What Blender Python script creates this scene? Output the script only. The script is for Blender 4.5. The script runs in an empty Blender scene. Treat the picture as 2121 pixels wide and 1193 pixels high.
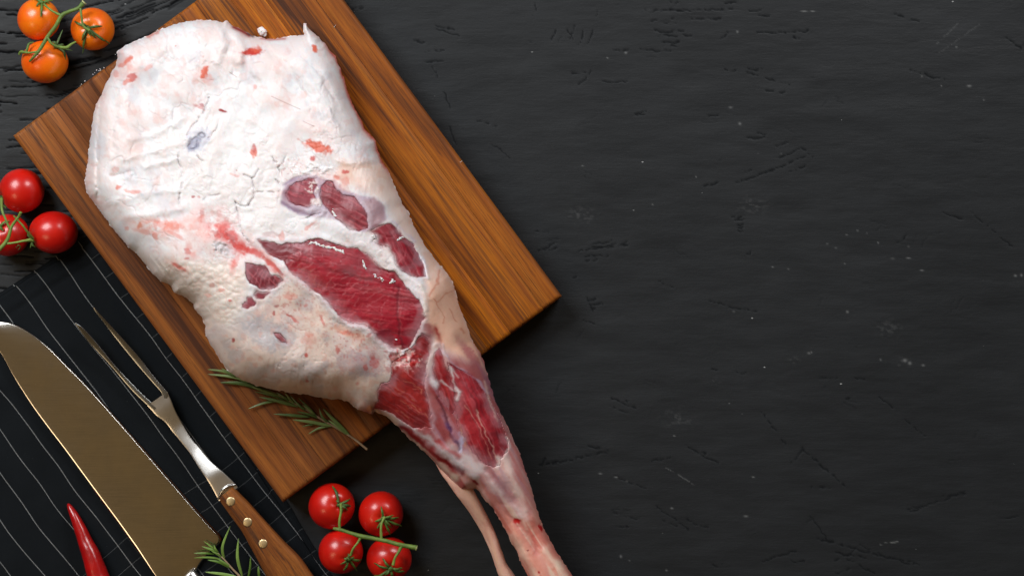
import bpy, math, random
import numpy as np
from mathutils import Vector

scene = bpy.context.scene
C = scene.collection
# ------------------------------------------------------------------ camera
D = 1.8            # camera height above the table (m)
S = 0.000424       # metres per photo pixel on the table
W_PX, H_PX = 2121.0, 1193.0
cam_d = bpy.data.cameras.new("camera"); cam = bpy.data.objects.new("camera", cam_d); C.objects.link(cam)
cam.location = (0, 0, D); cam.rotation_euler = (0, 0, 0)
cam_d.sensor_width = 36; cam_d.lens = 36 * D / (W_PX * S)
cam_d.clip_start = 0.05; cam_d.clip_end = 50
scene.camera = cam
# ------------------------------------------------------------------ room light (studio: softboxes, dim warm room)
world = bpy.data.worlds.new("World"); scene.world = world; world.use_nodes = True
wt = world.node_tree; wn = wt.nodes; wl = wt.links
bgn = wn["Background"]
tc = wn.new("ShaderNodeTexCoord"); sx = wn.new("ShaderNodeSeparateXYZ"); wr = wn.new("ShaderNodeValToRGB")
wl.new(tc.outputs["Generated"], sx.inputs[0]); wl.new(sx.outputs["Z"], wr.inputs[0])
wr.color_ramp.elements[0].position = 0.62; wr.color_ramp.elements[0].color = (0.009, 0.0105, 0.0115, 1)
wr.color_ramp.elements[1].position = 1.0; wr.color_ramp.elements[1].color = (0.155, 0.097, 0.038, 1)
wl.new(wr.outputs[0], bgn.inputs[0]); bgn.inputs[1].default_value = 1.0

def area(name, loc, target, size, energy, color):
    l = bpy.data.lights.new(name, 'AREA'); l.shape = 'SQUARE'; l.size = size; l.energy = energy; l.color = color
    o = bpy.data.objects.new(name, l); C.objects.link(o); o.location = loc
    o.rotation_euler = (Vector(target) - Vector(loc)).to_track_quat('-Z', 'Y').to_euler()
    return o
area("key_softbox", (-1.15, 1.05, 1.50), (-0.12, 0.0, 0), 0.95, 39, (0.955, 0.98, 1.0))
area("fill_softbox", (0.75, 1.25, 1.20), (0.15, 0.0, 0), 0.6, 17.0, (0.99, 0.99, 1.0))
area("warm_room_lamp", (-1.1, -0.62, 1.25), (-0.3, -0.1, 0), 0.45, 3.0, (1.0, 0.72, 0.42))
scene.view_settings.view_transform = 'Standard'; scene.view_settings.look = 'None'
scene.view_settings.exposure = 0.0; scene.view_settings.gamma = 1.0
scene.cycles.max_bounces = 8

# ------------------------------------------------------------------ helpers
def P(px, py, z=0.0):
    """photo pixel at height z -> world point"""
    k = S * (D - z) / D
    return ((px - W_PX / 2) * k, (H_PX / 2 - py) * k, z)
def lin(c):
    c = np.asarray(c, float) / 255.0
    return np.where(c <= 0.04045, c / 12.92, ((c + 0.055) / 1.055) ** 2.4)
def lin4(r, g, b): return tuple(float(v) for v in lin((r, g, b))) + (1.0,)
def sstep(a, b, x):
    t = np.clip((x - a) / (b - a), 0, 1); return t * t * (3 - 2 * t)

def mesh_obj(name, verts, quads=None, tris=None, mat=None, parent=None, smooth=True, attrs=None):
    me = bpy.data.meshes.new(name)
    verts = np.asarray(verts, np.float32)
    q = np.asarray(quads if quads is not None and len(quads) else np.zeros((0, 4)), np.int32).reshape(-1, 4)
    t = np.asarray(tris if tris is not None and len(tris) else np.zeros((0, 3)), np.int32).reshape(-1, 3)
    me.vertices.add(len(verts)); me.vertices.foreach_set("co", verts.ravel())
    li = np.concatenate([q.ravel(), t.ravel()]).astype(np.int32)
    me.loops.add(len(li)); me.loops.foreach_set("vertex_index", li)
    ls = np.concatenate([np.arange(len(q)) * 4, len(q) * 4 + np.arange(len(t)) * 3]).astype(np.int32)
    me.polygons.add(len(ls)); me.polygons.foreach_set("loop_start", ls)
    me.update(calc_edges=True); me.validate()
    me.polygons.foreach_set("use_smooth", np.full(len(me.polygons), smooth, bool))
    if attrs:
        for k, v in attrs.items():
            if v.ndim == 2:
                a = me.attributes.new(k, 'FLOAT_COLOR', 'POINT')
                vv = np.ones((len(verts), 4), np.float32); vv[:, :3] = v; a.data.foreach_set("color", vv.ravel())
            else:
                a = me.attributes.new(k, 'FLOAT', 'POINT'); a.data.foreach_set("value", v.astype(np.float32))
    if mat: me.materials.append(mat)
    o = bpy.data.objects.new(name, me); C.objects.link(o)
    if parent: o.parent = parent
    return o

def thing(name, label, cat, group=None, loc=(0, 0, 0)):
    o = bpy.data.objects.new(name, None); C.objects.link(o); o.location = loc
    o.empty_display_size = 0.02
    o['label'] = label; o['category'] = cat
    if group: o['group'] = group
    return o

def local(pts, parent):
    """world points -> parent's local space (parents are only translated)"""
    return np.asarray(pts, float) - np.array(parent.location)

def smooth_path(pts, n):
    pts = np.asarray(pts, float); m = len(pts)
    if m == 2:
        t = np.linspace(0, 1, n)[:, None]; return pts[0] * (1 - t) + pts[1] * t
    out = []
    for u in np.linspace(0, m - 1, n):
        i = min(int(u), m - 2); f = u - i
        p0 = pts[max(i - 1, 0)]; p1 = pts[i]; p2 = pts[i + 1]; p3 = pts[min(i + 2, m - 1)]
        out.append(0.5 * ((2 * p1) + (-p0 + p2) * f + (2 * p0 - 5 * p1 + 4 * p2 - p3) * f * f + (-p0 + 3 * p1 - 3 * p2 + p3) * f ** 3))
    return np.array(out)

def sweep(pts, rw, rt=None, n=8, segs=None, twist=0.0, groove=0.0):
    """closed tube along pts; rw half widths, rt half thicknesses; returns verts, quads, tris"""
    segs = segs or max(4, len(pts) * 4)
    path = smooth_path(pts, segs)
    rw = np.interp(np.linspace(0, 1, segs), np.linspace(0, 1, len(rw)), rw)
    rt = rw if rt is None else np.interp(np.linspace(0, 1, segs), np.linspace(0, 1, len(rt)), rt)
    V = []
    for i in range(segs):
        t = path[min(i + 1, segs - 1)] - path[max(i - 1, 0)]; t = t / (np.linalg.norm(t) + 1e-12)
        up = np.array([0, 0, 1.0])
        if abs(t[2]) > 0.95: up = np.array([0, 1.0, 0])
        sd = np.cross(t, up); sd /= np.linalg.norm(sd); u2 = np.cross(sd, t)
        a = twist * i / segs
        s2 = sd * math.cos(a) + u2 * math.sin(a); u3 = -sd * math.sin(a) + u2 * math.cos(a)
        for k in range(n):
            th = 2 * math.pi * k / n
            zz = math.sin(th)
            if groove and zz > 0: zz -= groove * (1 - abs(math.cos(th)))
            V.append(path[i] + s2 * rw[i] * math.cos(th) + u3 * rt[i] * zz)
    Q = []
    for i in range(segs - 1):
        for k in range(n):
            a = i * n + k; b = i * n + (k + 1) % n
            Q.append((a, b, b + n, a + n))
    V.append(path[0]); V.append(path[-1]); c0 = len(V) - 2; c1 = len(V) - 1; T = []
    for k in range(n):
        T.append((c0, (k + 1) % n, k)); T.append((c1, (segs - 1) * n + k, (segs - 1) * n + (k + 1) % n))
    return np.array(V), np.array(Q), np.array(T)

def hard_sides(V, B, lines, top_q, flip=False):
    """solid from a top sheet and a bottom sheet; the walls get their own vertices so the rims stay crisp"""
    n0 = len(V); allv = [V, B]; qs = [top_q, top_q[:, ::-1] + n0]; n = 2 * n0
    for line in lines:
        m = len(line); allv += [V[line], B[line]]; a = np.arange(m - 1)
        q = np.stack([n + a, n + a + 1, n + m + a + 1, n + m + a], 1); qs.append(q[:, ::-1] if flip else q); n += 2 * m
    return np.vstack(allv), np.vstack(qs)
class Acc:
    """collects several closed shapes that form one part"""
    def __init__(s): s.V = []; s.Q = []; s.T = []; s.n = 0
    def add(s, vqt):
        v, q, t = vqt
        s.V.append(v); s.Q.append(np.asarray(q).reshape(-1, 4) + s.n); s.T.append(np.asarray(t).reshape(-1, 3) + s.n); s.n += len(v)
    def build(s, name, mat, parent):
        V = np.vstack(s.V)
        return mesh_obj(name, local(V, parent) if parent else V, np.vstack(s.Q), np.vstack(s.T), mat, parent)

# numpy noise -------------------------------------------------------
def vnoise(x, y, seed=0):
    rng = np.random.RandomState(seed); L = rng.rand(256, 256)
    xi = np.floor(x).astype(int); yi = np.floor(y).astype(int); fx = x - xi; fy = y - yi
    fx = fx * fx * fx * (fx * (fx * 6 - 15) + 10); fy = fy * fy * fy * (fy * (fy * 6 - 15) + 10)
    a = L[xi % 256, yi % 256]; b = L[(xi + 1) % 256, yi % 256]; c = L[xi % 256, (yi + 1) % 256]; d = L[(xi + 1) % 256, (yi + 1) % 256]
    return (a * (1 - fx) + b * fx) * (1 - fy) + (c * (1 - fx) + d * fx) * fy
def fbm(x, y, seed=0, oct=4, gain=0.5):
    s = 0; a = 1; tot = 0
    for o in range(oct):
        s = s + a * vnoise(x * 2 ** o + 17.3 * o, y * 2 ** o + 9.1 * o, seed + o); tot += a; a *= gain
    return s / tot
def ridge(x, y, seed=0, oct=3):
    s = 0; a = 1; tot = 0
    for o in range(oct):
        s = s + a * (1 - np.abs(2 * vnoise(x * 2 ** o + 5.3 * o, y * 2 ** o + 3.1 * o, seed + o) - 1)); tot += a; a *= 0.5
    return s / tot
def cells(x, y, seed=0):
    rng = np.random.RandomState(seed); J = rng.rand(128, 128, 2)
    xi = np.floor(x).astype(int); yi = np.floor(y).astype(int); best = np.full(x.shape, 9.0); sec = best.copy()
    for dx in (-1, 0, 1):
        for dy in (-1, 0, 1):
            cx = xi + dx; cy = yi + dy; j = J[cx % 128, cy % 128]
            d = np.hypot(cx + j[..., 0] - x, cy + j[..., 1] - y)
            sec = np.where(d < best, best, np.minimum(sec, d)); best = np.minimum(best, d)
    return best, sec
def seg_dist(X, Y, pts, closed=False):
    pts = np.asarray(pts, float); m = len(pts); best = np.full(X.shape, 1e9)
    for i in range(m if closed else m - 1):
        ax, ay = pts[i]; bx, by = pts[(i + 1) % m]; dx = bx - ax; dy = by - ay
        t = np.clip(((X - ax) * dx + (Y - ay) * dy) / (dx * dx + dy * dy + 1e-9), 0, 1)
        best = np.minimum(best, (X - ax - t * dx) ** 2 + (Y - ay - t * dy) ** 2)
    return np.sqrt(best)
def signed(X, Y, pts):
    pts = np.asarray(pts, float); ins = np.zeros(X.shape, bool); m = len(pts)
    for i in range(m):
        ax, ay = pts[i]; bx, by = pts[(i + 1) % m]
        if ay == by: continue
        c = ((ay > Y) != (by > Y)) & (X < (bx - ax) * (Y - ay) / (by - ay) + ax)
        ins ^= c
    d = seg_dist(X, Y, pts, True)
    return np.where(ins, d, -d)

# ------------------------------------------------------------------ node helpers
class NT:
    def __init__(s, name):
        s.m = bpy.data.materials.new(name); s.m.use_nodes = True; s.t = s.m.node_tree; s.N = s.t.nodes; s.L = s.t.links
        s.b = s.N["Principled BSDF"]
    def n(s, kind, **kw):
        nd = s.N.new("ShaderNode" + kind)
        for k, v in kw.items():
            if hasattr(nd, k): setattr(nd, k, v)
        return nd
    def link(s, a, b): s.L.new(a, b)
    def coord(s, kind="Object", scale=(1, 1, 1), rot=(0, 0, 0), loc=(0, 0, 0)):
        t = s.n("TexCoord"); m = s.n("Mapping"); s.link(t.outputs[kind], m.inputs[0])
        m.inputs["Scale"].default_value = scale; m.inputs["Rotation"].default_value = rot; m.inputs["Location"].default_value = loc
        return m.outputs[0]
    def noise(s, vec, scale, detail=4, rough=0.5, dist=0.0):
        n = s.n("TexNoise"); s.link(vec, n.inputs["Vector"]); n.inputs["Scale"].default_value = scale
        n.inputs["Detail"].default_value = detail; n.inputs["Roughness"].default_value = rough; n.inputs["Distortion"].default_value = dist
        return n.outputs["Fac"]
    def ramp(s, fac, *stops):
        r = s.n("ValToRGB"); s.link(fac, r.inputs[0]); e = r.color_ramp.elements
        while len(e) > 1: e.remove(e[-1])
        e[0].position = stops[0][0]; e[0].color = stops[0][1]
        for p, c in stops[1:]:
            x = e.new(p); x.color = c
        return r.outputs[0]
    def math(s, op, a, b=None, clamp=False):
        m = s.n("Math", operation=op); m.use_clamp = clamp
        for i, v in enumerate((a, b)):
            if v is None: continue
            if isinstance(v, (int, float)): m.inputs[i].default_value = v
            else: s.link(v, m.inputs[i])
        return m.outputs[0]
    def mix(s, fac, a, b, mode='MIX'):
        m = s.n("Mix"); m.data_type = 'RGBA'; m.blend_type = mode
        for i, v in ((0, fac), (6, a), (7, b)):
            if isinstance(v, (int, float)): m.inputs[i].default_value = v
            elif isinstance(v, tuple): m.inputs[i].default_value = v
            else: s.link(v, m.inputs[i])
        return m.outputs[2]
    def bump(s, h, dist, strength=1.0, prev=None):
        b = s.n("Bump"); s.link(h, b.inputs["Height"]); b.inputs["Distance"].default_value = dist; b.inputs["Strength"].default_value = strength
        if prev is not None: s.link(prev, b.inputs["Normal"])
        return b.outputs[0]
    def set(s, **kw):
        for k, v in kw.items():
            i = s.b.inputs[k.replace("_", " ")]
            if isinstance(v, (int, float, tuple)): i.default_value = v
            else: s.link(v, i)
        return s.m
G = lambda v: (v, v, v, 1)
R = math.radians

# ------------------------------------------------------------------ materials
def mat_table():
    k = NT("black_painted_wood")
    # plain regions: gentle tone shifts
    base = k.ramp(k.noise(k.coord(), 6, 5, 0.55), (0.3, (0.0108, 0.0125, 0.0143, 1)), (0.7, (0.0152, 0.0172, 0.0194, 1)))
    fine = k.noise(k.coord(scale=(14, 190, 1)), 3.0, 5, 0.6)
    base = k.mix(k.math('MULTIPLY', fine, 0.14), base, (0.028, 0.032, 0.037, 1))
    # splits in the paint are carved in the mesh; the shade inside them is also painted in, near black
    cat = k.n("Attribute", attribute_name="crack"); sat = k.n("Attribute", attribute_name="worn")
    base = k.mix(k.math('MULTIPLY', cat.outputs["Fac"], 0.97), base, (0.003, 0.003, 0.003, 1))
    base = k.mix(k.math('MULTIPLY', sat.outputs["Fac"], 0.8, True), base, (0.36, 0.37, 0.37, 1))
    # tiny pale specks of dust and worn paint, in drifts
    vor = k.n("TexVoronoi"); k.link(k.coord(scale=(0.55, 1, 1), rot=(0, 0, 0.3)), vor.inputs["Vector"]); vor.inputs["Scale"].default_value = 330
    sp = k.math('LESS_THAN', vor.outputs["Distance"], 0.17)
    drift = k.ramp(k.noise(k.coord(loc=(2.3, 5.1, 0)), 15, 4, 0.7, 1.0), (0.66, G(0)), (0.74, G(1)))
    rnd = k.n("SeparateXYZ"); k.link(vor.outputs["Color"], rnd.inputs[0])
    some = k.math('GREATER_THAN', rnd.outputs[0], 0.72)
    lone = k.math('GREATER_THAN', rnd.outputs[1], 0.9988)
    sp = k.math('MULTIPLY', sp, k.math('MAXIMUM', k.math('MULTIPLY', drift, some), lone))
    base = k.mix(sp, base, (0.30, 0.31, 0.31, 1))
    # scuffs
    scuff = k.ramp(k.noise(k.coord(scale=(1, 2.2, 1), rot=(0, 0, -0.2), loc=(1.7, 0.3, 0)), 12, 6, 0.75, 1.5), (0.70, G(0)), (0.80, G(1)))
    base = k.mix(k.math('MULTIPLY', scuff, k.noise(k.coord(scale=(20, 60, 1)), 12, 3)), base, (0.085, 0.092, 0.10, 1))
    b1 = k.bump(fine, 0.0003, 0.35)
    lump = k.noise(k.coord(scale=(1, 1.8, 1)), 34, 6, 0.66, 0.8)
    b2 = k.bump(lump, 0.0008, 0.24, b1); b2 = k.bump(k.noise(k.coord(scale=(1, 2.5, 1)), 150, 5, 0.65, 0.8), 0.0004, 0.35, b2)
    rg = k.ramp(k.noise(k.coord(scale=(2, 10, 1)), 9, 4), (0.3, G(0.42)), (0.7, G(0.60)))
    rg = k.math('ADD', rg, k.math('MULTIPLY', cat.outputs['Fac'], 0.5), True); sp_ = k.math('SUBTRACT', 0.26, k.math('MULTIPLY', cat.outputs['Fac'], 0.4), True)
    return k.set(Base_Color=base, Roughness=rg, Normal=b2, Specular_IOR_Level=sp_)

def mat_wood(name="oiled_wood", dark=False):
    k = NT(name)
    at = k.n("Attribute", attribute_name="tone")
    sep = k.n("SeparateXYZ"); k.link(at.outputs["Vector"], sep.inputs[0])
    tc = k.n("TexCoord"); uvm = k.n("Attribute", attribute_name="uvw")
    off = k.n("VectorMath", operation='ADD'); k.link(uvm.outputs["Vector"], off.inputs[0])
    sc = k.n("VectorMath", operation='SCALE'); k.link(at.outputs["Vector"], sc.inputs[0]); sc.inputs["Scale"].default_value = 7.0
    k.link(sc.outputs[0], off.inputs[1])
    def mp(scale, rot=0.0):
        m = k.n("Mapping"); k.link(off.outputs[0], m.inputs[0]); m.inputs["Scale"].default_value = scale; m.inputs["Rotation"].default_value = (0, 0, rot); return m.outputs[0]
    broad = k.noise(mp((2.6, 38, 38)), 1.0, 3, 0.55, 1.0)
    mid = k.noise(mp((5.0, 150, 150)), 1.0, 5, 0.62, 0.9)
    fine = k.noise(mp((7, 520, 520)), 1.0, 4, 0.62, 0.5)
    pore = k.noise(mp((45, 1700, 1700)), 1.0, 2, 0.5)
    g = k.math('ADD', k.math('ADD', k.math('MULTIPLY', broad, 0.40), k.math('MULTIPLY', mid, 0.34)), k.math('MULTIPLY', fine, 0.26))
    warm = k.ramp(g, (0.385, (0.075, 0.028, 0.015, 1)), (0.44, (0.20, 0.058, 0.013, 1)), (0.49, (0.40, 0.104, 0.009, 1)), (0.545, (0.62, 0.185, 0.009, 1)), (0.61, (0.36, 0.108, 0.018, 1)))
    cool = k.ramp(g, (0.38, (0.10, 0.035, 0.016, 1)), (0.44, (0.20, 0.066, 0.021, 1)), (0.50, (0.29, 0.096, 0.027, 1)), (0.56, (0.38, 0.138, 0.038, 1)), (0.62, (0.26, 0.085, 0.027, 1)))
    col = k.mix(sep.outputs[0], cool, warm)
    br = k.math('ADD', k.math('MULTIPLY', sep.outputs[1], 0.7), 0.44)
    vm = k.n("VectorMath", operation='SCALE'); k.link(col, vm.inputs[0]); k.link(br, vm.inputs["Scale"])
    col = vm.outputs[0]
    # dark grain lines
    ln = k.ramp(k.noise(mp((2.4, 110, 110)), 1.0, 6, 0.7, 1.3), (0.55, G(0)), (0.63, G(1)))
    col = k.mix(k.math('MULTIPLY', ln, 0.74), col, (0.050, 0.024, 0.016, 1))
    f2 = k.ramp(fine, (0.45, G(0)), (0.60, G(1)))
    col = k.mix(k.math('MULTIPLY', f2, 0.6), col, k.mix(0.6, col, (0.045, 0.02, 0.012, 1)))
    p2 = k.ramp(pore, (0.56, G(0)), (0.66, G(1)))
    col = k.mix(k.math('MULTIPLY', p2, 0.5), col, (0.05, 0.02, 0.01, 1))
    b = k.bump(fine, 0.0002, 0.5); b = k.bump(p2, 0.00015, -0.5, b)
    rg = k.ramp(mid, (0.35, G(0.58)), (0.65, G(0.46)))
    return k.set(Base_Color=col, Roughness=rg, Normal=b, Specular_IOR_Level=0.12)

def mat_meat():
    k = NT("raw_lamb")
    c = k.n("Attribute", attribute_name="Col"); w = k.n("Attribute", attribute_name="wet")
    n1 = k.noise(k.coord(), 420, 4, 0.6)
    col = k.mix(0.16, c.outputs["Color"], k.ramp(n1, (0.35, G(0.30)), (0.6, G(0.66))), 'SOFT_LIGHT')
    rg = k.math('ADD', k.math('MULTIPLY', w.outputs["Fac"], -0.15), k.math('ADD', 0.50, k.math('MULTIPLY', k.noise(k.coord(), 260, 3), 0.14)))
    b = k.bump(k.noise(k.coord(), 260, 5, 0.6, 0.3), 0.0003, 0.25)
    b = k.bump(k.noise(k.coord(), 1200, 2, 0.6), 0.0001, 0.35, b)
    m = k.set(Base_Color=col, Roughness=rg, Normal=b, Specular_IOR_Level=0.5, Subsurface_Weight=0.14, Subsurface_Scale=0.003)
    k.b.inputs["Subsurface Radius"].default_value = (1.0, 0.35, 0.22)
    k.link(k.math('MULTIPLY', w.outputs["Fac"], 0.22), k.b.inputs["Coat Weight"]); k.b.inputs["Coat Roughness"].default_value = 0.16
    return m

def mat_cloth():
    k = NT("black_pinstripe_linen")
    uv = k.n("Attribute", attribute_name="uvw"); s = k.n("SeparateXYZ"); k.link(uv.outputs["Vector"], s.inputs[0])
    u, v = s.outputs[0], s.outputs[1]           # metres across / along
    def lines(c, pitch, half):
        m = k.math('PINGPONG', c, pitch / 2)
        return k.math('LESS_THAN', m, half)
    # weave dashes on the thread
    tw = k.math('GREATER_THAN', k.math('SINE', k.math('MULTIPLY', k.math('ADD', v, k.math('MULTIPLY', u, 1.0)), 2 * math.pi / 0.0011)), -0.25)
    tw2 = k.math('GREATER_THAN', k.math('SINE', k.math('MULTIPLY', u, 2 * math.pi / 0.0012)), -0.3)
    A = k.math('MULTIPLY', lines(u, 52 * S, 0.00036), tw)
    B = lines(k.math('SUBTRACT', v, 316 * S), 50.7 * S, 0.00030)
    zone = k.math('MAXIMUM', k.math('GREATER_THAN', v, ZV), k.math('GREATER_THAN', u, ZU))
    B = k.math('MULTIPLY', k.math('MULTIPLY', B, zone), tw2)
    base = k.ramp(k.noise(k.coord(), 30, 4), (0.3, (0.0025, 0.0038, 0.005, 1)), (0.7, (0.005, 0.0068, 0.0088, 1)))
    wv = k.math('MULTIPLY', k.math('SINE', k.math('MULTIPLY', u, 2 * math.pi / 0.0009)), k.math('SINE', k.math('MULTIPLY', v, 2 * math.pi / 0.0009)))
    fuzz = k.noise(k.coord(), 2500, 2, 0.6)
    base = k.mix(k.math('MULTIPLY', fuzz, 0.35), base, (0.010, 0.013, 0.016, 1))
    fl = k.ramp(k.noise(k.coord(), 900, 2, 0.5), (0.76, G(0)), (0.80, G(1)))
    base = k.mix(k.math('MULTIPLY', fl, 0.5), base, (0.10, 0.11, 0.12, 1))
    col = k.mix(k.math('MULTIPLY', A, 0.85), base, (0.30, 0.31, 0.31, 1))
    col = k.mix(k.math('MULTIPLY', B, 0.36), col, (0.20, 0.21, 0.215, 1))
    b = k.bump(k.math('ADD', wv, fuzz), 0.00012, 0.6)
    b = k.bump(k.noise(k.coord(), 60, 3, 0.5), 0.0008, 0.5, b)
    return k.set(Base_Color=col, Roughness=0.9, Normal=b, Specular_IOR_Level=0.15)

def mat_tomato(name, deep, light, side):
    k = NT(name)
    n = k.noise(k.coord(), 28, 3, 0.5, 0.4)
    col = k.mix(k.ramp(n, (0.35, G(0)), (0.65, G(1))), deep, light)
    at = k.n("Attribute", attribute_name="cal")      # ripeness: paler near the calyx
    col = k.mix(k.math('MULTIPLY', at.outputs["Fac"], 0.55), col, side)
    b = k.bump(k.noise(k.coord(), 90, 2, 0.5), 0.0006, 0.35)
    m = k.set(Base_Color=col, Roughness=0.33, Normal=b, Specular_IOR_Level=0.45, Subsurface_Weight=0.12, Subsurface_Scale=0.004, Coat_Weight=0.35, Coat_Roughness=0.2)
    k.b.inputs["Subsurface Radius"].default_value = (1.0, 0.25, 0.1)
    return m

def mat_green(name, a, b_, rough=0.55, sc=160, axis=None):
    k = NT(name); oi = k.n("ObjectInfo")
    f = k.math('ADD', k.math('MULTIPLY', k.noise(k.coord(), sc, 3, 0.6), 0.7), k.math('MULTIPLY', oi.outputs["Random"], 0.35))
    col = k.ramp(f, (0.3, a), (0.75, b_))
    return k.set(Base_Color=col, Roughness=rough, Normal=k.bump(k.noise(k.coord(), 900, 3), 0.0003, 0.4), Subsurface_Weight=0.05, Subsurface_Scale=0.002)

def mat_metal(name, col, rough, brush=(20, 20, 20), rot=0.0, var=0.06, wave=1.0):
    k = NT(name)
    n = k.noise(k.coord(scale=brush, rot=(0, 0, rot)), 1.0, 4, 0.6)
    blot = k.noise(k.coord(), 22, 4, 0.6, 0.6)
    r = k.math('ADD', k.math('MULTIPLY', blot, var * 2), k.math('ADD', rough - var, k.math('MULTIPLY', n, var)))
    scr = k.ramp(k.noise(k.coord(scale=(30, 700, 1), rot=(0, 0, rot + 0.5)), 1.0, 2, 0.5, 0.2), (0.72, G(0)), (0.76, G(1)))
    c = k.mix(k.ramp(blot, (0.35, G(0)), (0.65, G(0.75))), col, tuple(v * 0.72 for v in col[:3]) + (1,))
    c = k.mix(k.math('MULTIPLY', k.ramp(n, (0.35, G(0)), (0.65, G(1))), 0.22), c, tuple(min(1, v * 1.5) for v in col[:3]) + (1,))
    c = k.mix(k.math('MULTIPLY', scr, 0.3), c, (0.8, 0.78, 0.72, 1))
    b = k.bump(n, 0.00005, 0.5 * wave); b = k.bump(blot, 0.0012, 0.05 * wave, b)
    return k.set(Base_Color=c, Metallic=1.0, Roughness=r, Normal=b)

# ------------------------------------------------------------------ table
def grid_plane(x0, x1, y0, y1, nx, ny, z):
    xs = np.linspace(x0, x1, nx); ys = np.linspace(y0, y1, ny); X, Y = np.meshgrid(xs, ys)
    V = np.stack([X.ravel(), Y.ravel(), np.full(X.size, z)], 1)
    i = np.arange(nx * ny).reshape(ny, nx)
    Q = np.stack([i[:-1, :-1].ravel(), i[:-1, 1:].ravel(), i[1:, 1:].ravel(), i[1:, :-1].ravel()], 1)
    return V, Q
TS = 2.3
cx_ = np.concatenate([[-4200, -2500, -1200, -600, -250], np.arange(-60, 2185, TS), [2400, 2800, 3600, 5200, 6500]])
cy_ = np.concatenate([[-3000, -1600, -700, -250], np.arange(-45, 1240, TS), [1500, 2000, 3000, 4200]])
TX, TY = np.meshgrid(cx_, cy_); TH = np.zeros(TX.shape); TW = np.zeros(TX.shape)
def local_stroke(pts, w, val, arr, rag=2.2, seed=0, brk=.2):
    pts = np.array(pts, float); x0, y0 = pts.min(0) - 14; x1, y1 = pts.max(0) + 14
    ia, ib = np.searchsorted(cx_, [x0, x1]); ja, jb = np.searchsorted(cy_, [y0, y1])
    if ib - ia < 2 or jb - ja < 2: return
    sx_ = TX[ja:jb, ia:ib]; sy_ = TY[ja:jb, ia:ib]
    d = seg_dist(sx_ + (fbm(sx_ / 11, sy_ / 11, 3 + seed, 2) - .5) * rag * 3.2, sy_ + (fbm(sx_ / 9, sy_ / 9, 7 + seed, 2) - .5) * rag * 3.2, pts)
    br = sstep(brk, brk + .22, vnoise(sx_ / 7, sy_ / 5, 13 + seed)); ww = w * (.55 + .8 * vnoise(sx_ / 10, sy_ / 10, 17 + seed))
    arr[ja:jb, ia:ib] = np.maximum(arr[ja:jb, ia:ib], val * np.exp(-(d / ww) ** 2) * br)
c4 = [(455,45,830,38),(570,40,640,38),(655,75,780,78),(495,88,590,75),(545,98,600,95),(510,130,640,126),(550,143,655,147),(535,172,610,172),(580,190,600,192),(450,205,575,212),(345,210,400,206),(933,135,1095,130),(1100,128,1150,128),
(900,45,950,42),(935,65,985,67),(780,160,810,135),(150,125,170,165),(180,110,160,160),(215,130,195,185),(250,125,235,180),(100,125,85,165),(195,350,245,295),(170,300,225,295),(300,338,400,335),(795,292,840,290),(885,285,950,290),
(890,300,1070,350),(960,365,1000,372),(1080,155,1110,158),(1025,385,1045,380),(890,572,965,565),(935,550,965,552),(1000,600,1060,590),(1010,655,1110,612),(845,752,1140,640),(860,748,1000,700),(710,765,785,745),(880,712,910,702),(1110,610,1165,650),
(1060,710,1140,675),(835,895,880,890),(840,905,880,905),(850,925,870,922),(855,940,875,935),(855,952,875,950),(190,1035,400,995),(260,1000,330,992),(245,1018,395,1010),(225,1055,320,1050),(230,1075,270,1070),(180,1142,190,1138),
(890,1045,905,1035),(1505,1000,1545,970),(525,1160,590,1185),(30,1030,100,1000),(10,950,70,955),(60,1030,110,1020),(430,470,470,455),(440,480,475,460),(735,478,770,475),(20,10,5,60),(275,30,265,70),(575,12,605,14),(800,12,845,10),
(1500,60,1600,90),(1700,880,1780,900),(1800,860,1880,930),(1900,950,1990,1020),(1960,160,2020,200),(1560,290,1700,330)]
c5 = [(735,62,930,105),(40,735,320,680),(240,655,320,675),(35,740,60,700),(330,460,430,500),(320,490,405,520),(385,460,400,475),(345,780,470,828),(1435,455,1510,515),(1545,552,1630,615),(1300,462,1330,458),(1330,375,1375,385),
(1180,380,1265,378),(745,342,780,345),(850,352,890,356),(950,520,1050,650),(1070,730,1120,665),(1120,670,1300,825),(1160,825,1230,830),(1555,920,1790,850),(1560,925,1620,905),(1700,860,1790,845),(520,905,650,1000),(540,960,650,1005),
(640,960,730,995),(330,925,450,960),(955,1130,1095,1085),(1070,1130,1125,1135),(1250,1130,1340,1080),(1150,945,1220,1040),(1260,1060,1600,1145),(1380,1090,1560,1140),(1300,1120,1420,1180),(1250,1180,1310,1165),(750,1150,790,1145),
(1980,990,2030,988),(1930,955,2010,945),(640,655,770,730),(680,680,720,690),(500,715,600,700),(235,60,265,50),(240,75,290,70),(250,85,270,95),(230,45,255,100),(290,65,310,75),(215,140,265,155),(390,985,405,1000),(355,985,380,990),
(1180,1040,1250,1050),(1240,1090,1380,1120),(1350,1060,1440,1100)]
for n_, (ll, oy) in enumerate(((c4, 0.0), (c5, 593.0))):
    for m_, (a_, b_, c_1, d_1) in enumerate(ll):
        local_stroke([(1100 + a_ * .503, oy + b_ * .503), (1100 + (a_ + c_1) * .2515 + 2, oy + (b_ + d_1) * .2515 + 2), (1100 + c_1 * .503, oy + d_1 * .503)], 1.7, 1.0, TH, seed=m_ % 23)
for a_ in ((880,106,920,105),(877,129,917,127),(902,54,941,63),(730,20,751,16),(905,62,950,75),(720,8,735,30),(895,140,905,160),(920,190,935,225),(880,240,900,262),(930,262,945,300),(860,85,880,90),(990,250,1030,262),(1020,300,1060,330)): local_stroke([a_[:2], a_[2:]], 1.7, .9, TH)
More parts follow.
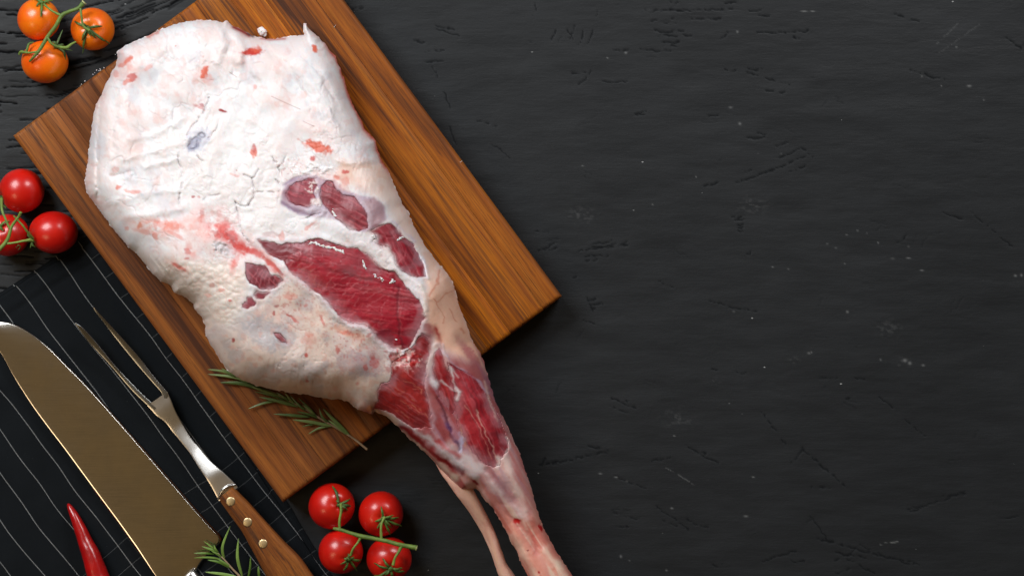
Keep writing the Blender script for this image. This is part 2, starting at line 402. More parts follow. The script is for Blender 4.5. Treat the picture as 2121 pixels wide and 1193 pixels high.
# loose short splits scattered elsewhere
rgt = random.Random(77)
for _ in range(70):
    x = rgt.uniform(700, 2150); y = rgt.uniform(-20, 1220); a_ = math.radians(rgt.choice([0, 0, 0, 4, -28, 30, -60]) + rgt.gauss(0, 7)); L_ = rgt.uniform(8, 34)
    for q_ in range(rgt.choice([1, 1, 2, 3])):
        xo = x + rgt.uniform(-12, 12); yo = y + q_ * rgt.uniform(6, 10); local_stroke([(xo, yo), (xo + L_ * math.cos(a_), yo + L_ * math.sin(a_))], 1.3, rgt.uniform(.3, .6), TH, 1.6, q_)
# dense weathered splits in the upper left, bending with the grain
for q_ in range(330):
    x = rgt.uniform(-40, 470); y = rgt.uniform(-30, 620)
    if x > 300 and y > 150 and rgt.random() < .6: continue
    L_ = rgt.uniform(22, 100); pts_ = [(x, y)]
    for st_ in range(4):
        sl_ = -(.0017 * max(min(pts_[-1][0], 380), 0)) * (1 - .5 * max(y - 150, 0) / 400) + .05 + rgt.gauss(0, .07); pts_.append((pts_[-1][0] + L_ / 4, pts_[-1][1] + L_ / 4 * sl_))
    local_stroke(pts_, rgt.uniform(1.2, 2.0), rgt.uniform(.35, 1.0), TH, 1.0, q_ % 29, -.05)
for x, y, w_, h_ in [(1100 + a_ * .503, b_ * .503, c_1, d_1) for a_, b_, c_1, d_1 in ((390,218,2.4,2),(850,132,2,2),(822,443,3.5,1.4),(860,510,2.6,2.4),(315,240,1.6,1.4),(212,682,2.2,1),(680,728,1.3,1.3),(500,842,1.5,1.2),(1300,968,2,1),(1220,1005,2,1),(1255,1020,2,1),(1430,1000,1.6,1.6),
        (1555,1015,2,1),(1490,1065,4,1),(1555,1063,4,1),(1292,1087,1.6,1),(1610,1113,3.5,1.2),(1995,1135,2.5,2),(2020,1133,2,2.5),(995,1100,2,1),(1060,1107,2,1),(1690,355,1.3,1.3),(1805,355,4,2),(1752,195,1.6,1.6),(1125,48,6,1.3),(1160,48,4,1),(1610,315,1.5,1.5),(1865,412,1.5,1.2),(1345,950,1.5,1.5),(1383,960,1.2,1),
        (1303,1284,2.4,2.2),(1145,1454,3,1.6),(1155,1450,1.5,1.5),(1440,1481,1.6,1.6),(1615,1504,3,1.6),(285,1949,3.2,1.3),(350,1964,3.2,1.4),(395,1980,2.5,1),(590,1794,2,1.2),(915,1964,2.4,1.2),(580,2092,2.6,1.6),(885,2125,4,1.5),(370,2290,2,2.6),(405,2308,1.6,1),(558,2347,1.6,1.6),(1540,1484,4,3),(1560,1495,3,3),(835,1284,2.4,1),(1030,635,1.2,1.2))]:
    ia, ib = np.searchsorted(cx_, [x - 14, x + 14]); ja, jb = np.searchsorted(cy_, [y - 10, y + 10])
    if ib > ia and jb > ja:
        sx_ = TX[ja:jb, ia:ib]; sy_ = TY[ja:jb, ia:ib]; TW[ja:jb, ia:ib] = np.maximum(TW[ja:jb, ia:ib], .42 * np.exp(-((sx_ - x) / w_) ** 2 - ((sy_ - y) / h_) ** 2))
local_stroke([(1824,1126),(1850,1122),(1862,1121)], 1.2, .4, TW, 1); local_stroke([(1940,92),(1990,45)], .8, .16, TW, 1); local_stroke([(1945,110),(2030,52)], .8, .12, TW, 1); local_stroke([(1380,968),(1440,1005)], 1.0, .22, TW, 1)
for x, y, rr_ in ((1405,866,26),(1840,680,22),(1645,746,10),(1872,750,16),(1560,425,26),(1205,445,24),(1480,790,10)):
    sx_ = (TX - x) / rr_; sy_ = (TY - y) / rr_ * 1.6; TW = np.maximum(TW, .10 * np.exp(-(sx_ ** 2 + sy_ ** 2)) * sstep(.5, .72, fbm(TX / 7, TY / 4, 840, 3)))
relief = (fbm(TX / 90, TY / 40, 850, 2, .3) - .5) * .0007 + (fbm(TX / 30, TY / 8, 860, 2, .4) - .5) * .00012
core = (TX > -70) & (TX < 2190) & (TY > -50) & (TY < 1245)
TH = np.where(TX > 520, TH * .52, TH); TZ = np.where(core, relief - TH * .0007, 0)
V = np.stack([((TX - W_PX / 2) * S).ravel(), ((H_PX / 2 - TY) * S).ravel(), TZ.ravel() - .0006], 1)
i_ = np.arange(TX.size).reshape(TX.shape)
Q = np.stack([i_[:-1, :-1].ravel(), i_[1:, :-1].ravel(), i_[1:, 1:].ravel(), i_[:-1, 1:].ravel()], 1)
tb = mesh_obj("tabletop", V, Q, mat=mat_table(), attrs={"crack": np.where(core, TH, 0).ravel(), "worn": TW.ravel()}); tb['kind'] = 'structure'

# ------------------------------------------------------------------ cutting board
BT = 0.035
A0 = np.array(P(25, 281, BT)[:2]); A1 = np.array(P(585, 1041, BT)[:2]); B1 = np.array(P(1163, 612, BT)[:2])
ul = np.linalg.norm(A1 - A0); eu = (A1 - A0) / ul
ev = np.array([-eu[1], eu[0]]); vl = abs(np.dot(B1 - A1, ev)); ev = ev * np.sign(np.dot(B1 - A1, ev))
board = thing("cutting_board", "rectangular oiled wooden cutting board of orange and brown staves lying under the raw leg", "cutting board", loc=(float(A0[0]), float(A0[1]), 0))
wood = mat_wood()
rng = random.Random(5)
RB = 0.0045
def rounded(a, b, n_in):
    e = [RB * (1 - math.cos(t * math.pi / 2 / 4)) for t in range(5)]
    return e
def board_z(u, v, r=RB):
    d = np.minimum(np.minimum(u, ul - u), np.minimum(v, vl - v)); d = np.clip(d, 0, r)
    return BT - r + np.sqrt(np.clip(r * r - (r - d) ** 2, 0, None))
cuts = [0.0]; wid = [0.031, 0.022, 0.034, 0.019, 0.027, 0.024, 0.036, 0.018, 0.029, 0.026, 0.038, 0.021]
tot = sum(wid); 
for w_ in wid: cuts.append(cuts[-1] + w_ / tot * vl)
tones = [(0.25, .45), (0.15, .55), (0.1, .35), (0.35, .5), (0.2, .3), (0.45, .5), (0.7, .35), (0.85, .6), (0.75, .3), (1.0, .65), (0.8, .4), (0.6, .45)]
ends = [0, RB * .04, RB * .15, RB * .35, RB * .65, RB, 0.02]
us = np.array(ends + list(np.linspace(0.03, ul - 0.03, 24)) + [ul - e for e in reversed(ends)])
for i in range(len(wid)):
    v0, v1 = cuts[i], cuts[i + 1]; j = 0.00012
    vs = [v0 + (0 if i == 0 else j), v0 + j + 0.0004, (v0 + v1) / 2, v1 - j - 0.0004, v1 - (0 if i == len(wid) - 1 else j)]
    if i == 0: vs = [0, RB * .04, RB * .15, RB * .35, RB * .65, RB] + vs[2:]
    if i == len(wid) - 1: vs = vs[:3] + [vl - e for e in (RB, RB * .65, RB * .35, RB * .15, RB * .04, 0)]
    vs = np.array(vs); U, Vv = np.meshgrid(us, vs); Z = board_z(U, Vv)
    if i != 0: Z[0] -= 0.0003
    if i != len(wid) - 1: Z[-1] -= 0.0003
    nu, nv = len(us), len(vs)
    top = np.stack([U.ravel() * eu[0] + Vv.ravel() * ev[0], U.ravel() * eu[1] + Vv.ravel() * ev[1], Z.ravel()], 1)
    bot = top.copy(); bot[:, 2] = 0.003
    idx = np.arange(nu * nv).reshape(nv, nu); n0 = nu * nv
    q = np.stack([idx[:-1, :-1].ravel(), idx[:-1, 1:].ravel(), idx[1:, 1:].ravel(), idx[1:, :-1].ravel()], 1)
    Qs = [q, q[:, ::-1] + n0]
    for line in (idx[0, ::-1], idx[-1], idx[:, 0], idx[::-1, -1]):
        Qs.append(np.stack([line[:-1], line[1:], line[1:] + n0, line[:-1] + n0], 1)[:, ::-1])
    uvw = np.stack([np.tile(U.ravel(), 2), np.tile(Vv.ravel(), 2), np.concatenate([Z.ravel(), bot[:, 2]])], 1)
    tn = np.tile(np.array([tones[i][0], tones[i][1], rng.random()]), (2 * n0, 1))
    o = mesh_obj("stave", np.vstack([top, bot]), np.vstack(Qs), mat=wood, parent=board, attrs={"uvw": uvw, "tone": tn})

# ------------------------------------------------------------------ napkin
def px_uv():
    a = np.array([237., 314.]); a /= np.linalg.norm(a)      # along the stripes (photo px, y down)
    b = np.array([a[1], -a[0]])                              # across, to the upper right
    return a, b
sa, sb = px_uv()
def cl_uv(px, py):
    dx = px - 53.0; dy = py - 878.0
    return (dx * sb[0] + dy * sb[1]) * S, (dx * sa[0] + dy * sa[1]) * S
ZU = 310 * S; ZV = cl_uv(428, 991)[1] - 0.004
cloth_m = mat_cloth()
def cloth_sheet(name, corners, z0, seed, parent, nx=230, ny=230, thick=0.0012):
    c = np.array(corners, float); s = np.linspace(0, 1, nx); t = np.linspace(0, 1, ny); Sg, Tg = np.meshgrid(s, t)
    PX = (c[0, 0] * (1 - Sg) + c[1, 0] * Sg) * (1 - Tg) + (c[3, 0] * (1 - Sg) + c[2, 0] * Sg) * Tg
    PY = (c[0, 1] * (1 - Sg) + c[1, 1] * Sg) * (1 - Tg) + (c[3, 1] * (1 - Sg) + c[2, 1] * Sg) * Tg
    U, Vv = cl_uv(PX, PY)
    rip = fbm(PX / 140, PY / 140, seed, 3)
    PX = PX + (fbm(PX / 160, PY / 160, seed + 5, 2) - .5) * 18; PY = PY + (fbm(PX / 160, PY / 160, seed + 8, 2) - .5) * 18
    edge = np.minimum(np.minimum(Sg, 1 - Sg) * nx, np.minimum(Tg, 1 - Tg) * ny)
    Z = z0 + thick + rip * 0.0016 + 0.0006 * np.exp(-((edge - 7) / 2.5) ** 2) - 0.0007 * np.exp(-((edge - 10) / 1.6) ** 2)
    Z = np.where(edge < 0.5, z0 + thick * .5, Z)
    k = S * (D - Z) / D
    V = np.stack([((PX - W_PX / 2) * k).ravel(), ((H_PX / 2 - PY) * k).ravel(), Z.ravel()], 1)
    V2 = V.copy(); V2[:, 2] = z0
    i = np.arange(nx * ny).reshape(ny, nx); n0 = nx * ny
    q = np.stack([i[:-1, :-1].ravel(), i[:-1, 1:].ravel(), i[1:, 1:].ravel(), i[1:, :-1].ravel()], 1)
    Qs = [q[:, ::-1], q + n0]
    for line in (i[0, ::-1], i[-1], i[:, 0], i[::-1, -1]):
        Qs.append(np.stack([line[:-1], line[1:], line[1:] + n0, line[:-1] + n0], 1))
    uvw = np.stack([np.tile(U.ravel(), 2), np.tile(Vv.ravel(), 2), np.zeros(2 * n0)], 1)
    VV = np.vstack([V, V2])
    return mesh_obj(name, local(VV, parent) if parent else VV, np.vstack(Qs), mat=cloth_m, parent=parent, attrs={"uvw": uvw})
nap = thing("napkin", "folded black linen napkin with thin white pinstripes under the knife and fork", "napkin", loc=P(200, 900))
cloth_sheet("folded_layer", [(-420, 883), (232, 456), (752, 1290), (100, 1717)], 0.0004, 3, nap)
cloth_sheet("upper_layer", [(-420, 893), (216, 478), (734, 1290), (100, 1705)], 0.0042, 11, nap)
NZ = 0.0078     # napkin top height

# ------------------------------------------------------------------ leg of lamb
OUT = [(244,106),(253,98),(290,82),(317,70),(343,57),(370,49),(396,44),(422,42),(449,44),(459,47),(469,43),(475,48),(483,54),(502,63),(515,71),(525,74),
(537,78),(558,81),(580,80),(601,76),(619,75),(630,72),(628,58),(630,48),(635,49),(640,61),(651,70),(660,77),(664,84),(675,92),(685,106),(696,121),(704,140),(711,161),
(719,185),(727,206),(735,224),(746,246),(756,267),(767,280),(778,293),(781,311),(791,334),(801,350),(808,363),(817,387),(830,411),(834,424),(846,440),(854,461),
(867,485),(883,511),(899,535),(917,556),(931,572),(940,593),(945,614),(957,645),(969,677),(979,706),(995,732),(1005,758),(1012,785),(1020,811),(1032,843),(1045,872),
(1055,893),(1064,912),(1077,939),(1090,976),(1101,1010),(1111,1047),(1122,1084),(1138,1118),(1153,1142),(1172,1171),(1186,1192),(1215,1238),(1235,1290),(1180,1318),(1128,1280),(1108,1225),
(1095,1192),(1085,1174),(1074,1155),(1068,1137),(1058,1121),(1048,1100),(1035,1073),(1021,1052),(1006,1036),(994,1020),(985,1012),(965,1016),(955,1016),(939,1001),(921,980),(900,956),
(884,940),(866,925),(847,907),(823,882),(807,868),(791,858),(777,852),(770,858),(754,853),(741,848),(735,842),(725,835),(706,826),(690,827),(677,826),(659,822),(638,818),(611,815),
(585,811),(572,809),(548,802),(527,797),(511,791),(492,783),(477,772),(463,756),(450,737),(440,721),(432,708),(426,692),(425,677),(421,663),(411,650),(403,640),(401,629),(391,621),
(372,611),(362,607),(354,593),(333,582),(317,569),(304,551),(293,538),(280,522),(264,511),(251,495),(238,479),(224,461),(211,442),(198,424),(185,408),(179,395),(176,374),(177,353),
(182,340),(182,316),(185,304),(188,277),(191,256),(195,232),(198,219),(209,198),(219,174),(230,153),(240,137),(243,121)]
GS = 1.7
gx = np.arange(168, 1250, GS); gy = np.arange(34, 1330, GS)
X, Y = np.meshgrid(gx, gy)
# slightly ragged outline
jx = (fbm(X / 9, Y / 9, 71, 3) - .5) * 5.0; jy = (fbm(X / 9, Y / 9, 75, 3) - .5) * 5.0
outw = signed(X + jx, Y + jy, OUT)
WX = X + (fbm(X / 26, Y / 26, 21, 4) - .5) * 10; WY = Y + (fbm(X / 26, Y / 26, 31, 4) - .5) * 10      # organic warp of inner borders
FX = X + (fbm(X / 12, Y / 12, 41, 3) - .5) * 8; FY = Y + (fbm(X / 12, Y / 12, 45, 3) - .5) * 8          # small warp
def msk(pts, soft=2.0, warp=True, strength=None):
    sd = signed(WX if warp else FX, WY if warp else FY, pts)
    return sd, sstep(-soft, soft, sd)
ax = np.array([710., 1130.]); ax /= np.linalg.norm(ax)
s_ = (X - 430) * ax[0] + (Y - 60) * ax[1]; c_ = -(X - 430) * ax[1] + (Y - 60) * ax[0]       # along / across (left-down is positive)
T_ = np.interp(s_, [0, 120, 250, 500, 720, 850, 980, 1100, 1200, 1400], [.046, .052, .062, .078, .072, .060, .046, .036, .030, .032])
Wd = np.interp(s_, [0, 120, 300, 600, 780, 880, 1000, 1100, 1200, 1400], [70, 90, 120, 135, 120, 80, 52, 42, 34, 34])
def blur(a, n):
    for ax_ in (0, 1):
        for _ in range(2):
            p = np.pad(a, [(n, n) if q_ == ax_ else (0, 0) for q_ in (0, 1)], mode='edge'); cs = np.cumsum(p, ax_)
            cs = np.concatenate([np.zeros_like(np.take(cs, [0], ax_)), cs], ax_); m_ = a.shape[ax_]
            a = (np.take(cs, np.arange(2 * n + 1, 2 * n + 1 + m_), ax_) - np.take(cs, np.arange(0, m_), ax_)) / (2 * n + 1)
    return a
d0 = np.clip(signed(X, Y, OUT), 0, None); wb = sstep(2, 22, d0); d_ = d0 * (1 - wb) + blur(d0, 7) * wb
Wd = np.where(s_ < 900, Wd * (.72 + .28 * sstep(700, 900, s_)), Wd)
t_ = np.clip(d_ / Wd, 0, 1)
prof = np.sqrt(np.clip(1 - (1 - t_) ** 2.3, 0, 1))
lift = np.interp(s_, [0, 820, 1000, 1250], [0.0006, 0.0006, 0.003, -0.006])
E = np.interp(s_, [0, 400, 850, 1000, 1400], [.26, .24, .30, .42, .45])
zb = BT + lift; zedge = zb + E * T_
H = zedge + (1 - E) * T_ * prof
Zbot = zedge - E * T_ * np.sqrt(np.clip(1 - (1 - np.clip(d_ / (Wd * .25), 0, 1)) ** 2, 0, 1))
mm = 0.001
col = np.zeros(X.shape + (3,)); 
def C3(r, g, b): return lin((r, g, b))
def paint(mask, c, cover=1.0):
    global col
    m = np.clip(mask * cover, 0, 1)[..., None]; col = col * (1 - m) + np.asarray(c) * m
# --- fat base
col[:] = C3(238, 236, 238)
n60 = fbm(X / 62, Y / 62, 1, 5); n25 = fbm(X / 26, Y / 26, 6, 3); n8 = fbm(X / 8, Y / 8, 11, 3); n120 = fbm(X / 130, Y / 130, 16, 3); n4 = fbm(X / 5, Y / 4.2, 18, 2)
paint(sstep(.46, .66, n60), C3(240, 214, 208), .32)
paint(sstep(.52, .66, n25) , C3(236, 200, 192), .25)
paint(sstep(.55, .72, fbm(X / 40 + 9, Y / 40, 51, 4)), C3(204, 206, 216), .42)
strk = fbm((s_ * .9 + c_ * .25) / 60, (c_ - s_ * .15) / 8, 55, 3)
paint(sstep(.55, .72, strk), C3(230, 200, 195), .22)
paint(sstep(.60, .74, fbm(X / 18, Y / 18, 61, 4)), C3(226, 150, 135), .20)
wet = np.full(X.shape, .28)
H += (fbm(X / 62, Y / 62, 1, 2, .4) - .5) * 4.2 * mm * prof + (fbm(X / 24, Y / 24, 6, 2, .3) - .5) * .8 * mm * (.3 + n120) + (n8 - .5) * .10 * mm
rd = ridge((X * .8 + Y * .6) / 60, (Y * .8 - X * .6) / 26, 81, 2)
H += (rd - .6) * .55 * mm * prof * sstep(.4, .6, n120)
for sc_, rot_, sd_ in ((34, .5, 91), (22, -.9, 93), (48, 1.3, 97)):
    uu = WX * math.cos(rot_) + WY * math.sin(rot_); vv2 = -WX * math.sin(rot_) + WY * math.cos(rot_)
    nw_ = fbm(uu / (sc_ * 1.8), vv2 / sc_, sd_, 3, .5); ln_ = 1 - sstep(.0, .022, np.abs(nw_ - .5)); gt_ = sstep(.46, .62, fbm(X / 60, Y / 60, sd_ + 1, 3)) * (1 - sstep(700, 800, s_))
    H -= ln_ * gt_ * .35 * mm; paint(ln_ * gt_, C3(206, 188, 192), .28); H += .15 * mm * gt_ * (nw_ > .5)
fb_ = fbm((c_ * .75 - s_ * .66) / 3.2, (s_ * .75 + c_ * .66) / 46, 99, 2); H += (fb_ - .5) * .22 * mm * sstep(.42, .6, fbm(X / 70, Y / 70, 98, 2)) * (1 - sstep(700, 800, s_))
# folds that run down from the top edge
for pts, w, a in (([(468,52),(480,90),(474,118),(486,150)],7,-1.6),([(455,56),(462,95),(450,130)],9,1.6),([(492,70),(500,100),(498,125)],8,1.5),([(505,120),(512,150),(540,185)],8,-1.2),
                  ([(560,85),(610,125),(660,190),(700,270)],12,1.2),([(545,95),(590,135),(640,210),(690,300)],7,-1.0),([(620,110),(670,160),(705,235)],6,-.8),
                  ([(222,140),(209,190),(203,270),(201,340),(203,410)],4,-1.6),([(214,150),(198,220),(194,330),(193,400)],7,1.2),
                  ([(240,225),(232,280),(238,330)],9,-1.0),([(270,290),(330,275),(380,245)],8,1.0),([(260,330),(330,310),(390,290)],7,.9),([(235,365),(272,355),(276,362)],5,-1.0),
                  ([(300,345),(350,335),(372,330)],6,.9),([(225,420),(300,400),(370,395)],8,.9),([(260,450),(330,440),(385,430)],9,1.0),([(680,230),(690,255),(700,262)],5,1.3),
                  ([(640,75),(652,90),(670,110)],6,.8),([(430,420),(470,450),(520,470)],9,1.0)):
    H += a * mm * np.exp(-(seg_dist(FX, FY, pts) / w) ** 2)
# pale shade of blue under the thin fat
def blob(cx, cy, rx, ry, ang=0, k=1.0, rag=.55):
    a = math.radians(ang); u = ((WX * .35 + FX * .65 - cx) * math.cos(a) + (WY * .35 + FY * .65 - cy) * math.sin(a)) / rx
    v = (-(WX * .35 + FX * .65 - cx) * math.sin(a) + (WY * .35 + FY * .65 - cy) * math.cos(a)) / ry
    r = np.sqrt(u * u + v * v) + (n8 - .5) * rag + (n4 - .5) * rag * .9
    return (1 - sstep(.55, 1.1, r)) * k
# chalky broken fat plates in the middle
ck = sstep(-25, 25, signed(WX, WY, [(440,235),(560,250),(600,330),(590,380),(560,400),(620,450),(630,480),(560,500),(480,470),(430,410),(370,430),(330,300),(360,260)]))
d1, d2 = cells(FX / 42 + 3, FY / 42, 5)
H += ck * (sstep(0.0, .5, d2 - d1) * .45 * mm + (fbm(X / 7, Y / 7, 91, 3) - .5) * .45 * mm)
paint(ck, C3(243, 240, 240), .65)
# cracks
cr = [[(370,322),(374,345),(378,362),(374,400),(372,425)],[(537,350),(528,366),(521,374),(527,392),(524,410),(514,429),(500,427),(486,419)],[(514,428),(515,424)],
      [(420,418),(432,408),(446,405),(455,402)],[(582,368),(578,350),(588,335),(590,322)],[(383,292),(396,262),(410,250),(424,228),(433,205)],[(454,250),(447,272),(436,283),(430,287)],
      [(521,373),(505,362)],[(527,397),(560,400),(580,395)],[(488,420),(492,445),(500,480),(520,510)],[(585,384),(572,372)],[(560,325),(570,338)],[(410,325),(420,333)],
      [(620,455),(650,448),(664,440)]]
for pts in cr:
    dd = seg_dist(FX, FY, pts); wv = .9 + .9 * vnoise(X / 14, Y / 14, 5)
    g = np.exp(-(dd / wv) ** 2) * sstep(.12, .5, vnoise(X / 11, Y / 11, 9)); H -= g * 1.5 * mm; paint(g, C3(160, 150, 158), .4)
    H += .25 * mm * np.exp(-((dd - 7) / 5) ** 2)
for pts in ([(562,200),(590,213),(622,227)], [(475,150),(490,160)], [(628,252),(650,262)]):
    paint(np.exp(-(seg_dist(X, Y, pts) / .9) ** 2), C3(150, 80, 70), .55)
# nodular fat on the lower left
nd = sstep(-18, 14, signed(WX, WY, [(395,545),(455,540),(505,565),(500,640),(470,680),(425,665),(400,625),(370,600),(330,560),(340,535)]))
d1, d2 = cells(FX / 15, FY / 11, 15)
H += nd * (sstep(.9, 0, d1) * .8 - .3) * mm; paint(nd, C3(232, 216, 200), .6); paint(nd * sstep(.15, 0, d2 - d1), C3(226, 170, 150), .35)
# striated fat skirt along the lower left edge
stf = sstep(-14, 10, signed(WX, WY, [(285,520),(360,560),(420,620),(440,670),(410,650),(350,600),(290,545)]))
H += stf * (fbm((X * .6 + Y * .8) / 60, (Y * .6 - X * .8) / 5, 95, 2) - .5) * 2.2 * mm; paint(stf, C3(216, 200, 190), .5)
# --- the lower flap: translucent greyish fat
flap = [(425,665),(470,680),(505,650),(560,600),(600,585),(650,610),(690,650),(740,680),(790,725),(800,745),(808,775),(785,830),(770,860),(700,832),(560,812),(480,785),(430,715)]
fsd, fm = msk(flap, 16)
paint(fm, C3(228, 209, 200), .85)
paint(fm * sstep(.42, .62, fbm(X / 55 + 3, Y / 55, 101, 4)), C3(228, 202, 184), .45)
paint(fm * sstep(.45, .62, fbm(X / 35 + 3, Y / 35, 105, 4)), C3(184, 176, 180), .5)
paint(blob(552, 690, 60, 36, 30), C3(176, 176, 184), .65); paint(blob(745, 755, 62, 30, 10), C3(176, 158, 166), .6); paint(blob(725, 690, 50, 12, 20), C3(222, 160, 130), .55)
paint(fm * sstep(.58, .74, fbm(X / 12, Y / 12, 109, 4)), C3(222, 150, 126), .3)
H += fm * (fbm(X / 34, Y / 34, 111, 2, .35) - .5) * 1.6 * mm; wet = np.maximum(wet, fm * .5)
rib = [(585,640),(640,610),(690,665),(750,690),(800,735)]
H += 1.6 * mm * np.exp(-(seg_dist(WX, WY, [(664,612),(690,648),(725,676),(760,682),(790,712),(808,730)]) / 9) ** 2)
paint(np.exp(-(seg_dist(WX, WY, [(664,612),(690,648),(725,676),(760,682),(790,712),(808,730)]) / 10) ** 2), C3(236, 230, 232), .7)
paint(np.exp(-(seg_dist(WX, WY, [(505,652),(540,632),(580,600)]) / 8) ** 2), C3(238, 234, 234), .7)
# --- right flank: peach coloured fascia
rf = [(700,330),(790,340),(815,385),(850,450),(900,535),(940,590),(960,650),(994,735),(1008,775),(990,752),(945,738),(905,715),(885,660),(885,610),(880,575),(870,520),(820,465),(795,420),(740,385),(700,370)]
rsd, rm = msk(rf, 12); paint(rm, C3(244, 218, 206), .85); paint(rm * sstep(520, 620, Y), C3(246, 190, 160), .85)
paint(rm * sstep(.50, .66, fbm(X / 30, Y / 30, 121, 4)), C3(228, 178, 152), .45)
for pts, w in (([(945,598),(925,606),(905,625)], 1.3), ([(900,620),(920,655),(918,670)], 1.1), ([(932,640),(945,668)], 1.), ([(912,560),(905,590),(890,612)], 2.), ([(955,680),(962,690)], 2.)):
    paint(np.exp(-(seg_dist(FX, FY, pts) / w) ** 2), C3(205, 110, 80), .6)
H += rm * (fbm((s_) / 70, c_ / 18, 125, 2, .35) - .5) * 1.2 * mm; wet = np.maximum(wet, rm * .45)
H += 1.3 * mm * np.exp(-(seg_dist(FX, FY, [(700,335),(740,338),(775,328),(800,350)]) / 7) ** 2)
paint(blob(975, 735, 30, 11, 52), C3(190, 108, 112), .7)
# red rim of meat under the right edge
rimd = outw; rim = np.exp(-(np.clip(rimd, 0, None) / 5.0) ** 2) * sstep(650, 690, X) * sstep(70, 100, Y) * (1 - sstep(340, 375, Y)) * sstep(.2, .45, vnoise(X / 20, Y / 20, 7) + .3)
paint(rim, C3(206, 92, 80), 1.0)
tr_ = np.exp(-(seg_dist(X, Y, [(484,57),(503,66),(516,74)]) / 4.5) ** 2); paint(tr_, C3(150, 30, 40), 1.); paint(np.exp(-(seg_dist(X, Y, [(540,80),(560,83),(590,81)]) / 2.5) ** 2), C3(190, 90, 90), .8)
paint(np.exp(-(seg_dist(X, Y, [(514,70),(524,76)]) / 3) ** 2), C3(60, 55, 65), .9)
# --- shank skin below the muscles
sk = sstep(800, 900, s_ + (n60 - .5) * 60) * (1 - rm)
paint(sk, C3(206, 128, 122), 1.); low = sk * (1 - sstep(985, 1075, s_ + (n60 - .5) * 50)); paint(low, C3(158, 44, 52), .9)
lk = fbm(s_ / 240 + c_ / 70, c_ / 12, 131, 2); lk2 = fbm(s_ / 190 - c_ / 70, c_ / 19, 135, 3)
paint(sk * sstep(.45, .62, lk2), C3(222, 190, 186), .6 - .45 * low); paint(sk * sstep(.50, .64, lk), C3(160, 56, 62), .6); paint(sk * sstep(.58, .70, fbm(s_ / 200, c_ / 14, 139, 3)), C3(170, 136, 160), .4)
paint(sstep(1110, 1230, s_), C3(230, 156, 136), .8)
paint(sstep(1110, 1200, s_) * sstep(.5, .62, lk), C3(206, 100, 84), .5); paint(sstep(1110, 1200, s_) * sstep(.54, .64, lk2), C3(238, 212, 190), .7)
H += sk * (lk - .5) * .6 * mm + sk * (fbm(s_ / 260 - c_ / 90, c_ / 24, 135, 2, .3) - .5) * 1.7 * mm; wet = np.maximum(wet, sk * .7)
def stroke(pts, w, c, cover=1.0, h=0.0, warp=FX):
    d = seg_dist(FX, FY, pts); vn = vnoise(X / 22 + w, Y / 22 + len(pts), int(w * 10)); g = np.exp(-(d / (w * (.5 + .9 * vn))) ** 2) * (.45 + .55 * sstep(.15, .55, vn)); gh = np.exp(-(d / (w * 1.15)) ** 2)
    global H
    paint(g, c, cover); H += gh * h * .6 * mm
WH = C3(234, 226, 228); CR = C3(150, 22, 34)
# grooves and cords of the lower leg
stroke([(800,850),(840,874),(880,905),(915,935),(950,960),(985,985)], 9, C3(218, 204, 208), .95, 1.0)
stroke([(778,852),(805,864),(830,887),(858,914),(888,940),(915,965),(940,988)], 8, C3(218, 194, 178), 1.0, 1.0)
stroke([(832,884),(865,911),(892,935),(924,957),(957,977)], 5.5, C3(120, 8, 16), 1.0, -.7); stroke([(850,898),(892,935),(924,957),(957,977)], 3.5, C3(120, 8, 16), 1.0, -.3)
stroke([(860,890),(900,920),(940,950),(980,990)], 7, C3(226, 214, 222), .6, .8)
stroke([(985,935),(1005,985),(1035,1020),(1080,1062)], 11, C3(226, 206, 206), .7, 1.2)
stroke([(1012,975),(1045,1015),(1060,1035)], 8, C3(150, 90, 100), .6, -1.5)
stroke([(1045,950),(1060,995),(1085,1045),(1095,1075)], 9, C3(232, 208, 200), .75, 1.6)
stroke([(960,985),(1000,1010),(1045,1060),(1075,1085),(1100,1120),(1110,1140)], 5, C3(212, 140, 130), .7, -1.2)
stroke([(1075,1085),(1100,1110),(1115,1145)], 8, C3(190, 80, 74), .6, -1.2)
stroke([(1130,1140),(1150,1165),(1175,1200)], 9, C3(242, 220, 196), .8, 1.4)
stroke([(1060,1110),(1085,1150),(1110,1190)], 8, C3(236, 200, 180), .7, 1.2)
stroke([(1050,885),(1062,940),(1072,975),(1100,1060)], 6, C3(196, 120, 120), .5, 0)
paint(blob(1071, 1079, 9, 7), C3(190, 22, 24)); paint(blob(1120, 1092, 4, 10, -15), C3(180, 20, 24)); paint(blob(984, 998, 12, 4, 45), C3(160, 20, 26)); paint(blob(1093, 1139, 3, 2), C3(120, 30, 24)); paint(blob(1115, 1184, 4, 3, 45), C3(170, 30, 24))
stroke([(880,660),(893,690),(890,720)], 10, C3(150, 62, 66), .8, -.6)
stroke([(902,680),(912,705),(915,720)], 7, C3(160, 26, 28), .9, -1.0)
stroke([(950,700),(968,728),(990,765)], 8, C3(180, 100, 104), .55, -.6)
stroke([(905,712),(940,755),(990,790),(1012,815)], 3, C3(190, 170, 196), .6, .5)

